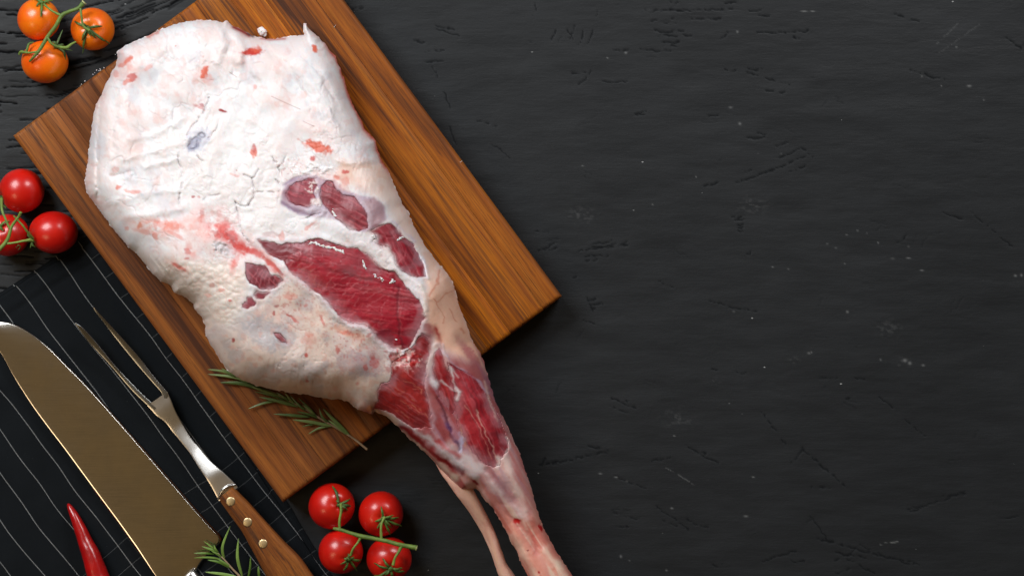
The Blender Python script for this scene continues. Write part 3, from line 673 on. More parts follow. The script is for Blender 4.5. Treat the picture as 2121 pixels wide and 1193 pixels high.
# --- bare muscles
M = {
'a': dict(p=[(590,402),(598,387),(614,376),(632,370),(650,372),(656,388),(648,402),(655,420),(640,432),(612,424),(597,414)], c=(150,36,58), dep=1.6, bul=1.2),
'b': dict(p=[(664,387),(675,374),(690,376),(698,392),(711,402),(733,408),(748,424),(762,448),(764,471),(743,478),(722,474),(706,464),(694,452),(688,440),(672,426),(661,410)], c=(146,36,52), dep=1.8, bul=1.6),
'c': dict(p=[(768,478),(785,467),(812,461),(823,474),(838,490),(857,508),(870,532),(881,556),(886,573),(865,575),(836,565),(820,548),(814,527),(804,511),(786,509),(770,503),(778,490)], c=(160,24,44), dep=1.8, bul=1.8),
'd': dict(p=[(534,497),(558,500),(585,506),(608,503),(630,503),(643,493),(659,491),(680,500),(704,508),(717,514),(743,514),(762,524),(778,540),(796,556),(817,561),(829,577),(844,596),(860,611),(868,620),(874,636),(879,658),(873,679),(860,700),(847,721),(833,727),(812,721),(791,705),(775,688),(754,673),(725,670),(704,659),(690,641),(680,624),(664,610),(645,601),(630,585),(608,569),(595,556),(587,540),(569,532),(553,522),(542,511)], c=(164,18,42), dep=2.0, bul=2.6),
'e': dict(p=[(511,545),(527,548),(548,548),(558,561),(566,572),(582,574),(586,580),(572,593),(556,600),(532,594),(516,588),(509,567)], c=(124,26,44), dep=2.0, bul=1.4),
'f': dict(p=[(503,629),(511,616),(520,615),(532,624),(527,634),(511,641),(501,637)], c=(160,72,84), dep=1.2, bul=.8),
'g': dict(p=[(524,610),(532,602),(548,602),(560,605),(548,617),(534,617)], c=(150,56,70), dep=1.2, bul=.8),
'h': dict(p=[(772,846),(785,828),(783,809),(791,794),(801,790),(809,775),(812,752),(835,735),(858,712),(876,690),(888,700),(891,735),(882,765),(878,782),(881,805),(889,832),(894,860),(893,886),(870,888),(845,878),(820,862),(800,850)], c=(160,34,34), dep=1.6, bul=2.4),
'i': dict(p=[(900,729),(908,719),(915,732),(922,753),(932,779),(943,815),(945,850),(935,860),(915,828),(904,800),(898,771),(896,748)], c=(170,30,36), dep=.8, bul=1.6),
'j': dict(p=[(925,748),(945,761),(968,770),(988,790),(1003,811),(1019,838),(1033,862),(1044,885),(1053,912),(1051,936),(1041,944),(1034,964),(1024,971),(1010,966),(992,953),(974,932),(958,905),(948,878),(942,850),(938,815),(932,785)], c=(176,36,48), dep=.8, bul=2.6),
'k': dict(p=[(569,687),(582,690),(593,703),(597,713),(585,708),(574,698)], c=(96,14,26), dep=2.5, bul=0),
}
paint(msk([(583,400),(590,378),(616,364),(650,364),(670,370),(695,372),(712,390),(745,405),(775,410),(795,430),(799,455),(780,470),(758,480),(725,478),(700,460),(670,450),(640,446),(610,438),(587,425)], 4)[1], C3(176, 148, 168), .85)
paint(msk([(752,415),(775,408),(793,428),(798,455),(785,468),(766,470),(762,445)], 6)[1], C3(164, 124, 126), .7)
stroke([(583,420),(600,432),(622,442),(645,445)], 4, C3(128, 92, 130), .7, -.8); stroke([(588,382),(606,370),(640,360)], 3, C3(128, 100, 135), .6, -.8)
paint(blob(870, 690, 26, 22, 0), C3(164, 84, 88), .5)
lab = np.zeros(X.shape, int); keys = list(M)
fib = {'a': (20, 5), 'b': (25, 5), 'c': (60, 5), 'd': (8, 4), 'e': (50, 5), 'f': (30, 6), 'g': (30, 6), 'h': (35, 5), 'i': (68, 5), 'j': (66, 5), 'k': (40, 5)}
for n_, kk in enumerate(keys):
    m = M[kk]; sd, mk = msk(m['p'], 2.2); sd = sd + (n8 - .5) * 3.5; sw = 1.6 + 9 * sstep(.45, .75, vnoise(X / 45, Y / 45, 900 + n_)); mk = sstep(-sw, sw, sd)
    a = math.radians(fib[kk][0]); fu = WX * math.cos(a) + WY * math.sin(a); fv = -WX * math.sin(a) + WY * math.cos(a)
    base = C3(*m['c']); f1 = fbm(fu / 45, fv / fib[kk][1], 200 + n_, 3); f2 = fbm(X / 30, Y / 30, 220 + n_, 4)
    cc = base[None, None, :] * (0.80 + 0.42 * f1[..., None])
    cc = cc * (1 - sstep(.5, .68, f2)[..., None] * .35) + C3(124, 46, 56) * sstep(.5, .68, f2)[..., None] * .35
    bm = sstep(14, 1, sd); cc = cc * (1 - bm[..., None] * .28) + C3(128, 70, 78) * bm[..., None] * .28        # drier film near the borders
    paint(mk, cc)
    st1 = sstep(.56, .72, fbm(fu / 55 + fv / 90, fv / 3.4, 240 + n_, 2)); st2 = sstep(.56, .74, fbm(fu / 70, fv / 4.2, 260 + n_, 2)); st3 = sstep(.62, .72, fbm(X / 6, Y / 6, 280 + n_, 2))
    paint(mk * st1, C3(206, 104, 112), .34); paint(mk * st2, C3(92, 14, 28), .38); paint(mk * st3, C3(110, 30, 40), .22)
    paint(mk * sstep(.46, .62, fbm(X / 38, Y / 38, 1200 + n_, 3)) * sstep(34, 2, sd), C3(196, 148, 158), .42)
    H += mk * (st1 - st2) * .10 * mm
    H += mk * (-m['dep'] * .35 + m['bul'] * .9 * sstep(0, 44, sd) + (fbm(fu / 60, fv / (fib[kk][1] * 2.2), 200 + n_, 2, .4) - .5) * .45 + (fbm(X / 40, Y / 40, 220 + n_, 2, .3) - .5) * 1.2) * mm
    H += (0 if kk in 'hij' else .4) * mm * np.exp(-((sd + 5) / 5) ** 2)
    paint(np.exp(-((sd + 4.5) / 4.0) ** 2) * sstep(.35, .75, vnoise(X / 24, Y / 24, 300 + n_)) * (1 if kk not in 'ijh' else .12), C3(222, 210, 220), .32)
    wet = wet * (1 - mk) + mk * (.25 if kk in 'abcefg' else .5)
    lab[(sd > 0) & (outw > 6)] = n_ + 1
# white fibre lines on the big muscle
dm = sstep(0, 3, signed(WX, WY, M['d']['p']))
for i in range(17):
    x0 = 558 + i * 13.0; y0 = 530 + i * 6.2
    pts = [(x0 - 4, y0 + 10 + 6 * math.sin(i)), (x0 + 8, y0 - 4), (x0 + 26, y0 - 16), (x0 + 44 + 5 * math.sin(i * 2.3), y0 - 22)]
    d = seg_dist(FX, FY, pts); g = np.exp(-(d / 1.15) ** 2) * dm * sstep(.25, .55, vnoise(X / 9, Y / 9, 330 + i)); paint(g, C3(206, 120, 126), .5); H += g * .1 * mm
for x0, y0, x1, y1, bb in ((690,585,800,600,6),(700,600,820,612,5),(700,625,850,630,5),(720,645,860,650,3),(770,570,850,620,-6),(815,600,865,640,-8),(820,650,870,655,4),(825,610,832,700,-7)):
    mx, my = (x0 + x1) / 2, (y0 + y1) / 2 + bb
    g = np.exp(-(seg_dist(FX, FY, [(x0, y0), (mx, my), (x1, y1)]) / 1.0) ** 2) * dm * sstep(.4, .6, vnoise(X / 7, Y / 7, 350 + int(x0))); paint(g, C3(190, 90, 96), .5)
em = sstep(0, 3, signed(WX, WY, M['e']['p']))
for i in range(6): paint(np.exp(-(seg_dist(FX, FY, [(520 + i * 9, 596 - i * 2), (523 + i * 9, 575), (534 + i * 9, 556)]) / 1.0) ** 2) * em, C3(190, 110, 120), .6)
for cx, cy in ((850, 840), (840, 815), (870, 850), (858, 800), (830, 855)):
    for q_ in range(3): paint(np.exp(-(seg_dist(FX, FY, [(cx - 22 + q_ * 9, cy - 12 + q_ * 9), (cx + 5 + q_ * 5, cy + q_ * 4), (cx + 18, cy + 14)]) / .9) ** 2) * sstep(.4, .6, vnoise(X / 6, Y / 6, q_ + 400)), C3(206, 120, 100), .45)
paint(dm * blob(572, 518, 48, 24, 15), C3(112, 40, 50), .7); paint(dm * blob(640, 500, 40, 10, 10), C3(120, 50, 58), .5); paint(dm * blob(745, 540, 62, 20, 22), C3(150, 62, 74), .55)
paint(dm * blob(720, 560, 40, 12, 15), C3(140, 84, 92), .5); paint(dm * blob(780, 635, 70, 34, 15), C3(168, 14, 40), .5); paint(dm * blob(690, 555, 60, 26, -40), C3(172, 20, 40), .35); paint(dm * blob(795, 700, 30, 20, 20), C3(128, 44, 60), .6)
# borders between muscle bundles in the big muscle
stroke([(812,575),(826,600),(822,640),(828,690),(836,720)], 3.0, C3(112, 24, 38), .7, -.7)
stroke([(590,505),(640,530),(690,565),(760,580),(810,590)], 3, C3(118, 28, 42), .45, -.4)
stroke([(716,560),(740,572),(770,580)], 5, C3(150, 84, 90), .5)
# white seams among the shank muscles
stroke([(882,775),(880,790),(884,815),(892,840),(898,865),(895,890),(905,905)], 5, C3(204,166,176), .6, .4)
stroke([(884,775),(890,748),(898,722),(908,711),(917,722),(922,748),(926,760)], 4.0, C3(230, 206, 200), .65, .7)
stroke([(890,770),(893,790),(903,798)], 8, C3(236, 228, 234), .9, .8)
stroke([(917,712),(925,738),(932,760),(948,780)], 3, C3(226, 200, 200), .7, .8)
stroke([(932,765),(940,790),(950,812),(948,825)], 3, WH, .75, .8); stroke([(915,790),(935,805),(950,815)], 2.5, WH, .55, .4)
stroke([(905,825),(915,845),(925,870),(935,900),(952,930)], 3.5, C3(90, 18, 40), .8, -1.6); stroke([(925,880),(938,900),(948,915)], 5, C3(76, 50, 110), .6)
stroke([(945,860),(955,885),(965,925)], 2, C3(206, 150, 120), .5)
stroke([(935,925),(945,940),(975,955),(990,975)], 10, WH, .7, .8); stroke([(952,895),(958,915),(955,935)], 5, C3(190, 196, 226), .7)
stroke([(985,848),(1005,895),(1020,925),(1030,955)], 1.3, C3(222, 160, 150), .75, -.4)
stroke([(965,840),(985,870),(1000,905),(1020,950)], 1.1, C3(214, 140, 130), .6, -.3); stroke([(1003,790),(1018,840),(1030,870)], 2.6, C3(232, 196, 186), .6, .4)
stroke([(1050,905),(1055,925),(1048,942),(1038,952)], 2.0, C3(236, 206, 202), .7, .2); stroke([(1032,945),(1036,958),(1030,968)], 4, C3(240, 220, 214), .75, .3)
stroke([(905,860),(925,915),(948,945)], 7, C3(150, 56, 62), .7, -.5); stroke([(870,890),(900,905),(930,935),(955,945)], 5, C3(190, 70, 74), .6, .4)
# white connective tissue between the muscles
stroke([(640,455),(670,462),(700,470),(720,485),(750,492),(775,500)], 11, C3(238, 234, 238), .8, 1.4)
stroke([(716,482),(730,500),(760,510),(790,525),(815,545),(832,568),(850,578),(872,590)], 7, C3(240, 232, 234), .85, 1.6)
stroke([(872,590),(880,612),(882,640),(880,652)], 5, C3(236, 224, 216), .85, 1.2); stroke([(872,532),(882,552),(884,575)], 4, C3(238, 236, 246), .85, 1.2)
stroke([(812,460),(835,478),(858,500)], 3, C3(216, 206, 222), .7, .6)
stroke([(530,500),(550,530),(580,552),(602,575),(640,605)], 6, C3(232, 214, 212), .75, 1.2)
# torn shreds at the flap corner
tz = blob(838, 742, 42, 26, 15); paint(tz * sstep(.45, .56, fbm(X / 9, Y / 9, 501, 3)), C3(236, 196, 192), .9); paint(tz * sstep(.56, .66, fbm(X / 8 + 5, Y / 8, 505, 3)), C3(190, 26, 26), .8)
H += tz * (fbm(X / 8, Y / 8, 509, 3) - .4) * 2.6 * mm
# --- blood and meat showing through the fat
RD = C3(196, 52, 38); SA = C3(222, 106, 82); DR = C3(166, 14, 22)
for a in ((523,108,25,9,-8,RD,1),(532,102,14,8,0,SA,.6),(424,150,8,15,25,SA,1),(432,165,14,14,0,SA,.3),(651,102,6,11,-25,SA,1),(656,303,34,12,20,SA,1),(527,318,9,12,0,SA,.9),(527,308,4,10,0,RD,.7),
          (648,328,7,6,0,RD,.9),(714,356,10,5,-10,RD,.9),(697,368,8,6,20,SA,.9),(715,376,12,12,0,SA,.5),(266,124,7,12,30,SA,.9),(254,134,14,5,-15,SA,.6),(273,160,12,10,-30,RD,.8),(262,170,12,6,-40,SA,.7),
          (305,142,12,6,-35,SA,.45),(240,152,8,8,0,SA,.4),(461,230,10,4,8,DR,1),(418,219,8,5,20,DR,.7),(412,224,14,4,30,RD,.5),(245,388,7,7,0,SA,.8),(275,397,22,5,8,SA,.6),(238,352,10,6,0,SA,.35),
          (290,468,8,9,0,C3(214,130,100),.8),(263,474,6,6,0,SA,.5),(345,466,40,10,6,SA,.45),(322,487,8,10,0,SA,.55),(300,480,30,6,15,SA,.35),(360,486,26,5,25,SA,.5),(388,520,8,6,30,RD,.6),(388,537,7,5,0,RD,.6),
          (370,553,22,5,30,RD,.5),(417,443,6,12,10,RD,.5),(478,488,22,12,30,C3(214,60,58),.6),(455,485,22,10,15,DR,.6),(478,492,18,8,30,DR,.55),(484,505,12,7,30,DR,.85),(500,514,18,11,20,C3(214,50,44),.85),(530,524,24,8,25,C3(214,70,64),.7),
          (560,545,26,6,40,C3(210,70,60),.6),(580,562,10,4,40,DR,.6),(488,540,7,20,25,C3(228,100,88),.45),(583,490,8,12,0,SA,.5),(560,486,22,8,0,C3(190,130,130),.4),(640,470,18,4,-40,SA,.5),(400,408,4,3,0,DR,.8),(412,410,6,3,20,RD,.5),(491,353,2,2,0,DR,.7),
          (487,364,14,3,15,SA,.4),(365,94,2,2,0,RD,.6),(528,180,5,5,0,SA,.4),(405,165,8,18,10,SA,.25),(180,330,4,8,0,RD,.6),(320,69,20,4,-28,SA,.6),
          (568,649,4,5,0,DR,.9),(573,634,5,4,0,DR,.6),(483,706,4,6,0,DR,.8),(477,624,4,3,0,RD,.7),(600,655,10,4,30,RD,.7),(612,664,10,4,40,RD,.7),(668,666,4,10,-30,RD,.6),(664,655,4,6,0,RD,.5),(634,736,5,5,0,RD,.8),(637,790,5,4,0,RD,.6),
          (700,724,7,9,0,RD,.6),(775,752,12,12,0,RD,.5),(772,738,8,8,0,DR,.4),(756,762,6,8,0,RD,.6),(765,694,10,6,0,RD,.5),(640,693,12,8,0,SA,.35),(720,690,22,5,10,SA,.5),(600,615,14,10,0,SA,.45),(633,634,6,4,0,RD,.4),(570,560,10,6,0,SA,.3),
          (740,795,6,4,30,RD,.5),(640,705,20,14,0,SA,.3),(458,600,8,5,0,SA,.5),(440,590,8,5,0,RD,.4),(430,612,10,5,0,SA,.4),(765,848,10,8,0,C3(214,150,110),.8),(700,790,60,16,10,C3(222,186,160),.4),(805,765,10,8,0,DR,.5),(815,740,10,14,0,C3(170,30,30),.6),(860,738,14,5,0,DR,.7),
          (712,388,16,8,30,C3(206,140,120),.35)):
    paint(blob(*a[:5]), a[5], a[6])
for cx, cy, rx_, ry_, an_, c_x, kx in ((462,478,44,26,32,C3(226,84,80),1.0),(425,462,40,34,0,C3(236,150,138),.7),(345,468,62,14,6,C3(228,122,98),.9),(505,515,34,14,30,C3(214,56,50),.9),(560,548,40,9,42,C3(216,84,74),.8),(488,538,10,32,20,C3(230,110,100),.8),(310,478,40,12,20,C3(232,150,128),.5),(395,520,22,12,40,C3(228,120,104),.6),(368,552,22,7,30,C3(222,96,80),.6),(262,140,26,24,-30,C3(234,150,136),.5),(700,372,46,22,15,C3(228,170,160),.45),(570,640,46,30,20,C3(232,190,180),.4),(760,730,60,40,10,C3(206,150,156),.35)):
    a_ = math.radians(an_); u_ = ((FX - cx) * math.cos(a_) + (FY - cy) * math.sin(a_)) / rx_; v_ = (-(FX - cx) * math.sin(a_) + (FY - cy) * math.cos(a_)) / ry_
    paint(np.exp(-(u_ * u_ + v_ * v_)) * sstep(.30, .66, fbm(X / 13, Y / 13, 1000 + int(cx), 4)) * (lab == 0), c_x, kx)
for cx, cy, rr in ((600,640,60),(720,700,70),(770,750,34),(640,600,40),(460,490,50),(600,350,30)):
    sp = sstep(.74, .80, vnoise(X / 3.6, Y / 3.6, 600 + int(cx))) * np.exp(-(((X - cx) ** 2 + (Y - cy) ** 2) / rr ** 2)); paint(sp, C3(186, 60, 50), .4)
# grey blue gland
paint(blob(410, 292, 34, 24, -40), C3(204, 204, 218), .8)
g1 = blob(402, 298, 13, 19, 35, rag=.25); paint(g1, C3(150, 150, 172)); H -= g1 * 1.5 * mm; H += 1.6 * mm * blob(402, 298, 8, 12, 35, rag=.2); paint(blob(402, 298, 8, 13, 35, rag=.2), C3(186, 186, 204), .8)
g2 = blob(418, 281, 9, 7, 20, rag=.25); paint(g2, C3(140, 140, 156), .9); H -= g2 * 1.2 * mm; paint(blob(418, 281, 5, 4, 20, rag=.2), C3(190, 190, 206), .9)
paint(blob(458, 512, 20, 14, 20), C3(196, 198, 204), .6); H += blob(458, 512, 20, 14, 20) * (fbm(X / 6, Y / 6, 520, 3) - .5) * 4 * mm
# crumbly white fat over the first muscle
cm = blob(648, 388, 16, 15, 0) + blob(655, 420, 14, 10, 0); cm = cm * sstep(.42, .52, fbm(X / 7, Y / 7, 530, 3)); paint(cm, C3(234, 216, 214), .9); H += cm * 1.0 * mm
cm = blob(640, 350, 55, 16, 5) * sstep(.5, .6, fbm(X / 7, Y / 7, 540, 3)); H += cm * .9 * mm; paint(cm, C3(244, 242, 244), .8)
cm = np.exp(-(seg_dist(FX, FY, [(640,436),(660,430),(672,436),(660,445)]) / 8) ** 2); paint(cm, C3(206, 196, 208), .8); H += cm * mm
col = np.clip(col * .90, 0.004, 0.9); wet = np.clip(wet, 0, 1)

# --- mesh from the fields; border vertices are pulled exactly onto the outline
ny, nx = X.shape
inside = outw > 0
cell = inside[:-1, :-1] | inside[1:, :-1] | inside[:-1, 1:] | inside[1:, 1:]
used = np.zeros_like(inside); used[:-1, :-1] |= cell; used[1:, :-1] |= cell; used[:-1, 1:] |= cell; used[1:, 1:] |= cell
gyv, gxv = np.gradient(outw, GS)
gl = np.maximum(np.hypot(gxv, gyv), .3)
out_v = used & ~inside
XX = np.where(out_v, X - outw * gxv / gl ** 2, X); YY = np.where(out_v, Y - outw * gyv / gl ** 2, Y)
XX = np.where(out_v, np.clip(XX, X - 3, X + 3), XX); YY = np.where(out_v, np.clip(YY, Y - 3, Y + 3), YY)
# soften outline steepness: first rows
def world_of(px, py, z):
    k = S * (D - z) / D
    return np.stack([(px - W_PX / 2) * k, (H_PX / 2 - py) * k, z], -1)
TOPV = world_of(XX, YY, H)
BOTV = world_of(XX, YY, np.minimum(Zbot, H - .001))
lab = np.where(out_v, 0, lab)
cl = np.stack([lab[:-1, :-1], lab[1:, :-1], lab[:-1, 1:], lab[1:, 1:]]); clab = cl.min(0)
leg = thing("leg_of_lamb", "large raw leg of lamb with white fat and bare red muscles on the board", "raw meat", loc=P(640, 520, BT))
meat = mat_meat()
idx = np.arange(nx * ny).reshape(ny, nx)
# skin faces
def quads_of(mask):
    a = idx[:-1, :-1][mask]; b = idx[:-1, 1:][mask]; c = idx[1:, 1:][mask]; d = idx[1:, :-1][mask]
    return np.stack([a, d, c, b], 1)      # y is downward in px: this order faces up
def bound_edges(q):
    e = np.vstack([q[:, [0, 1]], q[:, [1, 2]], q[:, [2, 3]], q[:, [3, 0]]])
    key = e[:, 0].astype(np.int64) * 10_000_000 + e[:, 1]; rev = e[:, 1].astype(np.int64) * 10_000_000 + e[:, 0]
    return e[~np.isin(key, rev)]
TV = TOPV.reshape(-1, 3); BV = BOTV.reshape(-1, 3); CV = col.reshape(-1, 3); WV = wet.ravel()
allq = quads_of(cell); allb = bound_edges(allq); outer = np.zeros(nx * ny, bool); outer[allb.ravel()] = True
def build_patch(name, q, full_bottom):
    be = bound_edges(q)
    parts_v = [TV]; N = nx * ny
    if full_bottom:
        bq = allq[:, ::-1] + N
        is_out = outer[be[:, 0]] & outer[be[:, 1]]
        sk1 = be[is_out]; skq = np.stack([sk1[:, 1], sk1[:, 0], sk1[:, 0] + N, sk1[:, 1] + N], 1)
        V_ = np.vstack([TV, BV, TV - np.array([0, 0, .005])]); b2 = be[~is_out]
        sk2 = np.stack([b2[:, 1], b2[:, 0], b2[:, 0] + 2 * N, b2[:, 1] + 2 * N], 1)
        Q_ = np.vstack([q, bq, skq, sk2]); Cc = np.vstack([CV] * 3); Ww = np.concatenate([WV] * 3)
    else:
        V_ = np.vstack([TV, TV - np.array([0, 0, .0045])])
        skq = np.stack([be[:, 1], be[:, 0], be[:, 0] + N, be[:, 1] + N], 1)
        Q_ = np.vstack([q, q[:, ::-1] + N, skq]); Cc = np.vstack([CV] * 2); Ww = np.concatenate([WV] * 2)
    u, inv = np.unique(Q_.ravel(), return_inverse=True)
    return mesh_obj(name, local(V_[u], leg), inv.reshape(-1, 4), mat=meat, parent=leg, attrs={"Col": Cc[u], "wet": Ww[u]})
build_patch("fat_cover", quads_of(cell & (clab == 0)), True)
mlab = {'a': "purplish oval muscle at the top", 'd': "largest crimson muscle with pale fibre lines", 'j': "long shank muscle tapering to a point", 'h': "orange red muscle beside the fat flap", 'k': "small dark red slit in the grey fat"}
for n_, kk in enumerate(keys):
    mk = cell & (clab == n_ + 1)
    if mk.sum() < 6: continue
    o = build_patch("muscle", quads_of(mk), False)
    if kk in mlab: o['label'] = mlab[kk]
# the loose tendon beside the shank
tp = [(815,868,.044),(845,893,.044),(875,922,.044),(907,948,.047),(926,972,.052),(946,992,.054),(962,1016,.053),(984,1050,.047),(1003,1084,.041),(1017,1112,.038),(1028,1142,.036),(1038,1170,.034),(1052,1197,.032),(1074,1240,.030),(1095,1290,.028)]
path = smooth_path([P(a, b, c) for a, b, c in tp], 110)
rw = np.interp(np.linspace(0, 1, 110), np.linspace(0, 1, 15), np.array([3, 5, 6, 10, 14, 18, 18, 15, 13, 12, 11, 11.5, 15, 21, 25]) * S)
nr = 26; Vt = []; Ct = []
for i in range(110):
    t = path[min(i + 1, 109)] - path[max(i - 1, 0)]; t /= np.linalg.norm(t); sd = np.cross(t, (0, 0, 1)); sd /= np.linalg.norm(sd); up = np.cross(sd, t)
    for k in range(nr):
        th = 2 * math.pi * k / nr; f = 1 + .12 * (fbm(np.array([i / 9.]), np.array([k / 2.5]), 700, 3)[0] - .5) * 2 + .05 * math.sin(3 * th + i * .03)
        Vt.append(path[i] + sd * rw[i] * f * math.cos(th) + up * rw[i] * .8 * f * math.sin(th))
        m1 = fbm(np.array([i / 26.]), np.array([k / 1.8]), 710, 3)[0]; m2 = fbm(np.array([i / 7.]), np.array([k / 2.]), 720, 2)[0]
        c = C3(224, 178, 152) * (1 - m1 * .6) + C3(226, 180, 172) * m1 * .6
        r_ = float(sstep(.55, .7, m2)) * .4 + .35 * max(0, 1 - i / 50.); c = c * (1 - r_) + C3(206, 140, 126) * r_
        Ct.append(c)
Vt.append(path[0]); Vt.append(path[-1]); Ct += [Ct[0], Ct[-1]]
Qt = [(i * nr + k, i * nr + (k + 1) % nr, (i + 1) * nr + (k + 1) % nr, (i + 1) * nr + k) for i in range(109) for k in range(nr)]
Tt = [(len(Vt) - 2, (k + 1) % nr, k) for k in range(nr)] + [(len(Vt) - 1, 109 * nr + k, 109 * nr + (k + 1) % nr) for k in range(nr)]
mesh_obj("tendon", local(Vt, leg), Qt, Tt, meat, leg, attrs={"Col": np.array(Ct), "wet": np.full(len(Vt), .55)})

def field_z(px, py):
    j = int(round((px - gx[0]) / GS)); i = int(round((py - gy[0]) / GS)); return float(H[i, j])
def lump(cx, cy, cz, r, seed, n=10, flat=.6, ang=0, el=1.0):
    """irregular crumb"""
    V = []; m = n // 2 + 1
    for i in range(m + 1):
        ph = math.pi * i / m
        for k in range(n):
            th = 2 * math.pi * k / n
            f = r * (0.7 + .6 * float(vnoise(np.array([i * .9 + seed]), np.array([k * .8 if k < n / 2 else (n - k) * .8]), seed)[0]))
            x = f * math.sin(ph) * math.cos(th) * el; y = f * math.sin(ph) * math.sin(th)
            V.append((cx + x * math.cos(ang) - y * math.sin(ang), cy + x * math.sin(ang) + y * math.cos(ang), cz + f * flat * math.cos(ph)))
    Q = [(i * n + k, i * n + (k + 1) % n, (i + 1) * n + (k + 1) % n, (i + 1) * n + k) for i in range(m) for k in range(n)]
    return np.array(V), np.array(Q)[:, ::-1], np.zeros((0, 3), int)
def mat_fat():
    k = NT("crumbly_fat"); n = k.noise(k.coord(), 500, 4, .6)
    return k.set(Base_Color=k.ramp(n, (.3, (.72, .62, .60, 1)), (.6, (.82, .79, .78, 1))), Roughness=.6, Normal=k.bump(n, .0006, .5), Subsurface_Weight=.2, Subsurface_Scale=.003)
fat = mat_fat()
rng = random.Random(8)
for grp in ([(640,504),(648,503),(655,504),(663,509),(672,510),(682,513),(690,514),(698,518),(708,521),(713,524)],   # pale ridge of shreds on the big muscle
            [(751,547),(757,556),(752,540)], [(776,568),(779,575)], [(786,574),(791,578),(794,581)], [(808,585),(815,583),(812,580)],
            [(823,497),(830,494),(836,492)], [(819,702)], [(772,488),(776,494)], [(690,442),(694,448),(688,436)]):
    a = Acc()
    for (x, y) in grp:
        xx = x + rng.uniform(-3, 3); yy = y + rng.uniform(-3, 3); z = field_z(xx, yy); p = P(xx, yy, z + .0001)
        a.add(lump(p[0], p[1], p[2], rng.uniform(.7, 1.5) * S, rng.randint(1, 900), 8, .3, rng.uniform(-.9, 0), rng.uniform(1.3, 2.6)))
    if len(grp) > 1:
        pp = smooth_path([(x, y, 0) for x, y in grp], len(grp) * 4)[:, :2]; pp = pp + np.array([[rng.uniform(-1.3, 1.3), rng.uniform(-1.3, 1.3)] for _ in pp])
        W3 = [P(x, y, field_z(x, y) + .0003) for x, y in pp]; rad = [rng.uniform(.5, 3.1) * S for _ in pp]; rad[0] = rad[-1] = .2 * S
        a.add(sweep(W3, rad, [q_ * .45 for q_ in rad], n=7, segs=len(pp) * 2))
    a.build("fat_shred", fat, leg)

# crumb of fat on the board
cr_o = thing("fat_crumb", "small white crumb of fat lying on the board above the meat", "fat crumb", loc=P(543, 66, BT))
a = Acc(); p = P(543, 66, BT + .003); a.add(lump(p[0], p[1], p[2], 8.5 * S, 12, 16, .85)); p = P(538, 62, BT + .0035); a.add(lump(p[0], p[1], p[2], 5 * S, 44, 12, .8)); p = P(548, 72, BT + .0025); a.add(lump(p[0], p[1], p[2], 4.5 * S, 61, 12, .8))
a.build("crumb", fat, cr_o)
a = Acc()
for (x, y, n_) in ((333,59,3),(175,172,3),(200,150,4),(212,143,3),(690,56,2),(955,334,2),(240,112,2)):
    for q_ in range(n_):
        xx = x + rng.gauss(0, 5); yy = y - (xx - x) * .72 + rng.gauss(0, 2); p = P(xx, yy, BT + .0004)
        a.add(lump(p[0], p[1], p[2], rng.uniform(.5, 1.3) * S, rng.randint(1, 900), 6, .5))
o = a.build("fat_specks", fat, None); o['kind'] = 'stuff'; o['label'] = "tiny white specks of fat sprinkled along the upper edge of the board"; o['category'] = "fat specks"

# ------------------------------------------------------------------ tomatoes on the vine
tom_red = mat_tomato("red_tomato_skin", (0.46, 0.004, 0.003, 1), (0.60, 0.010, 0.004, 1), (0.62, 0.02, 0.006, 1))
tom_or = mat_tomato("orange_tomato_skin", (0.82, 0.095, 0.002, 1), (0.90, 0.21, 0.003, 1), (0.84, 0.22, 0.008, 1))
stem_m = mat_green("tomato_stem", (0.085, 0.15, 0.022, 1), (0.20, 0.30, 0.055, 1))
cal_m = mat_green("tomato_sepal", (0.035, 0.075, 0.014, 1), (0.10, 0.19, 0.03, 1))
tip_m = mat_green("stem_cut", (0.25, 0.30, 0.10, 1), (0.45, 0.46, 0.2, 1))

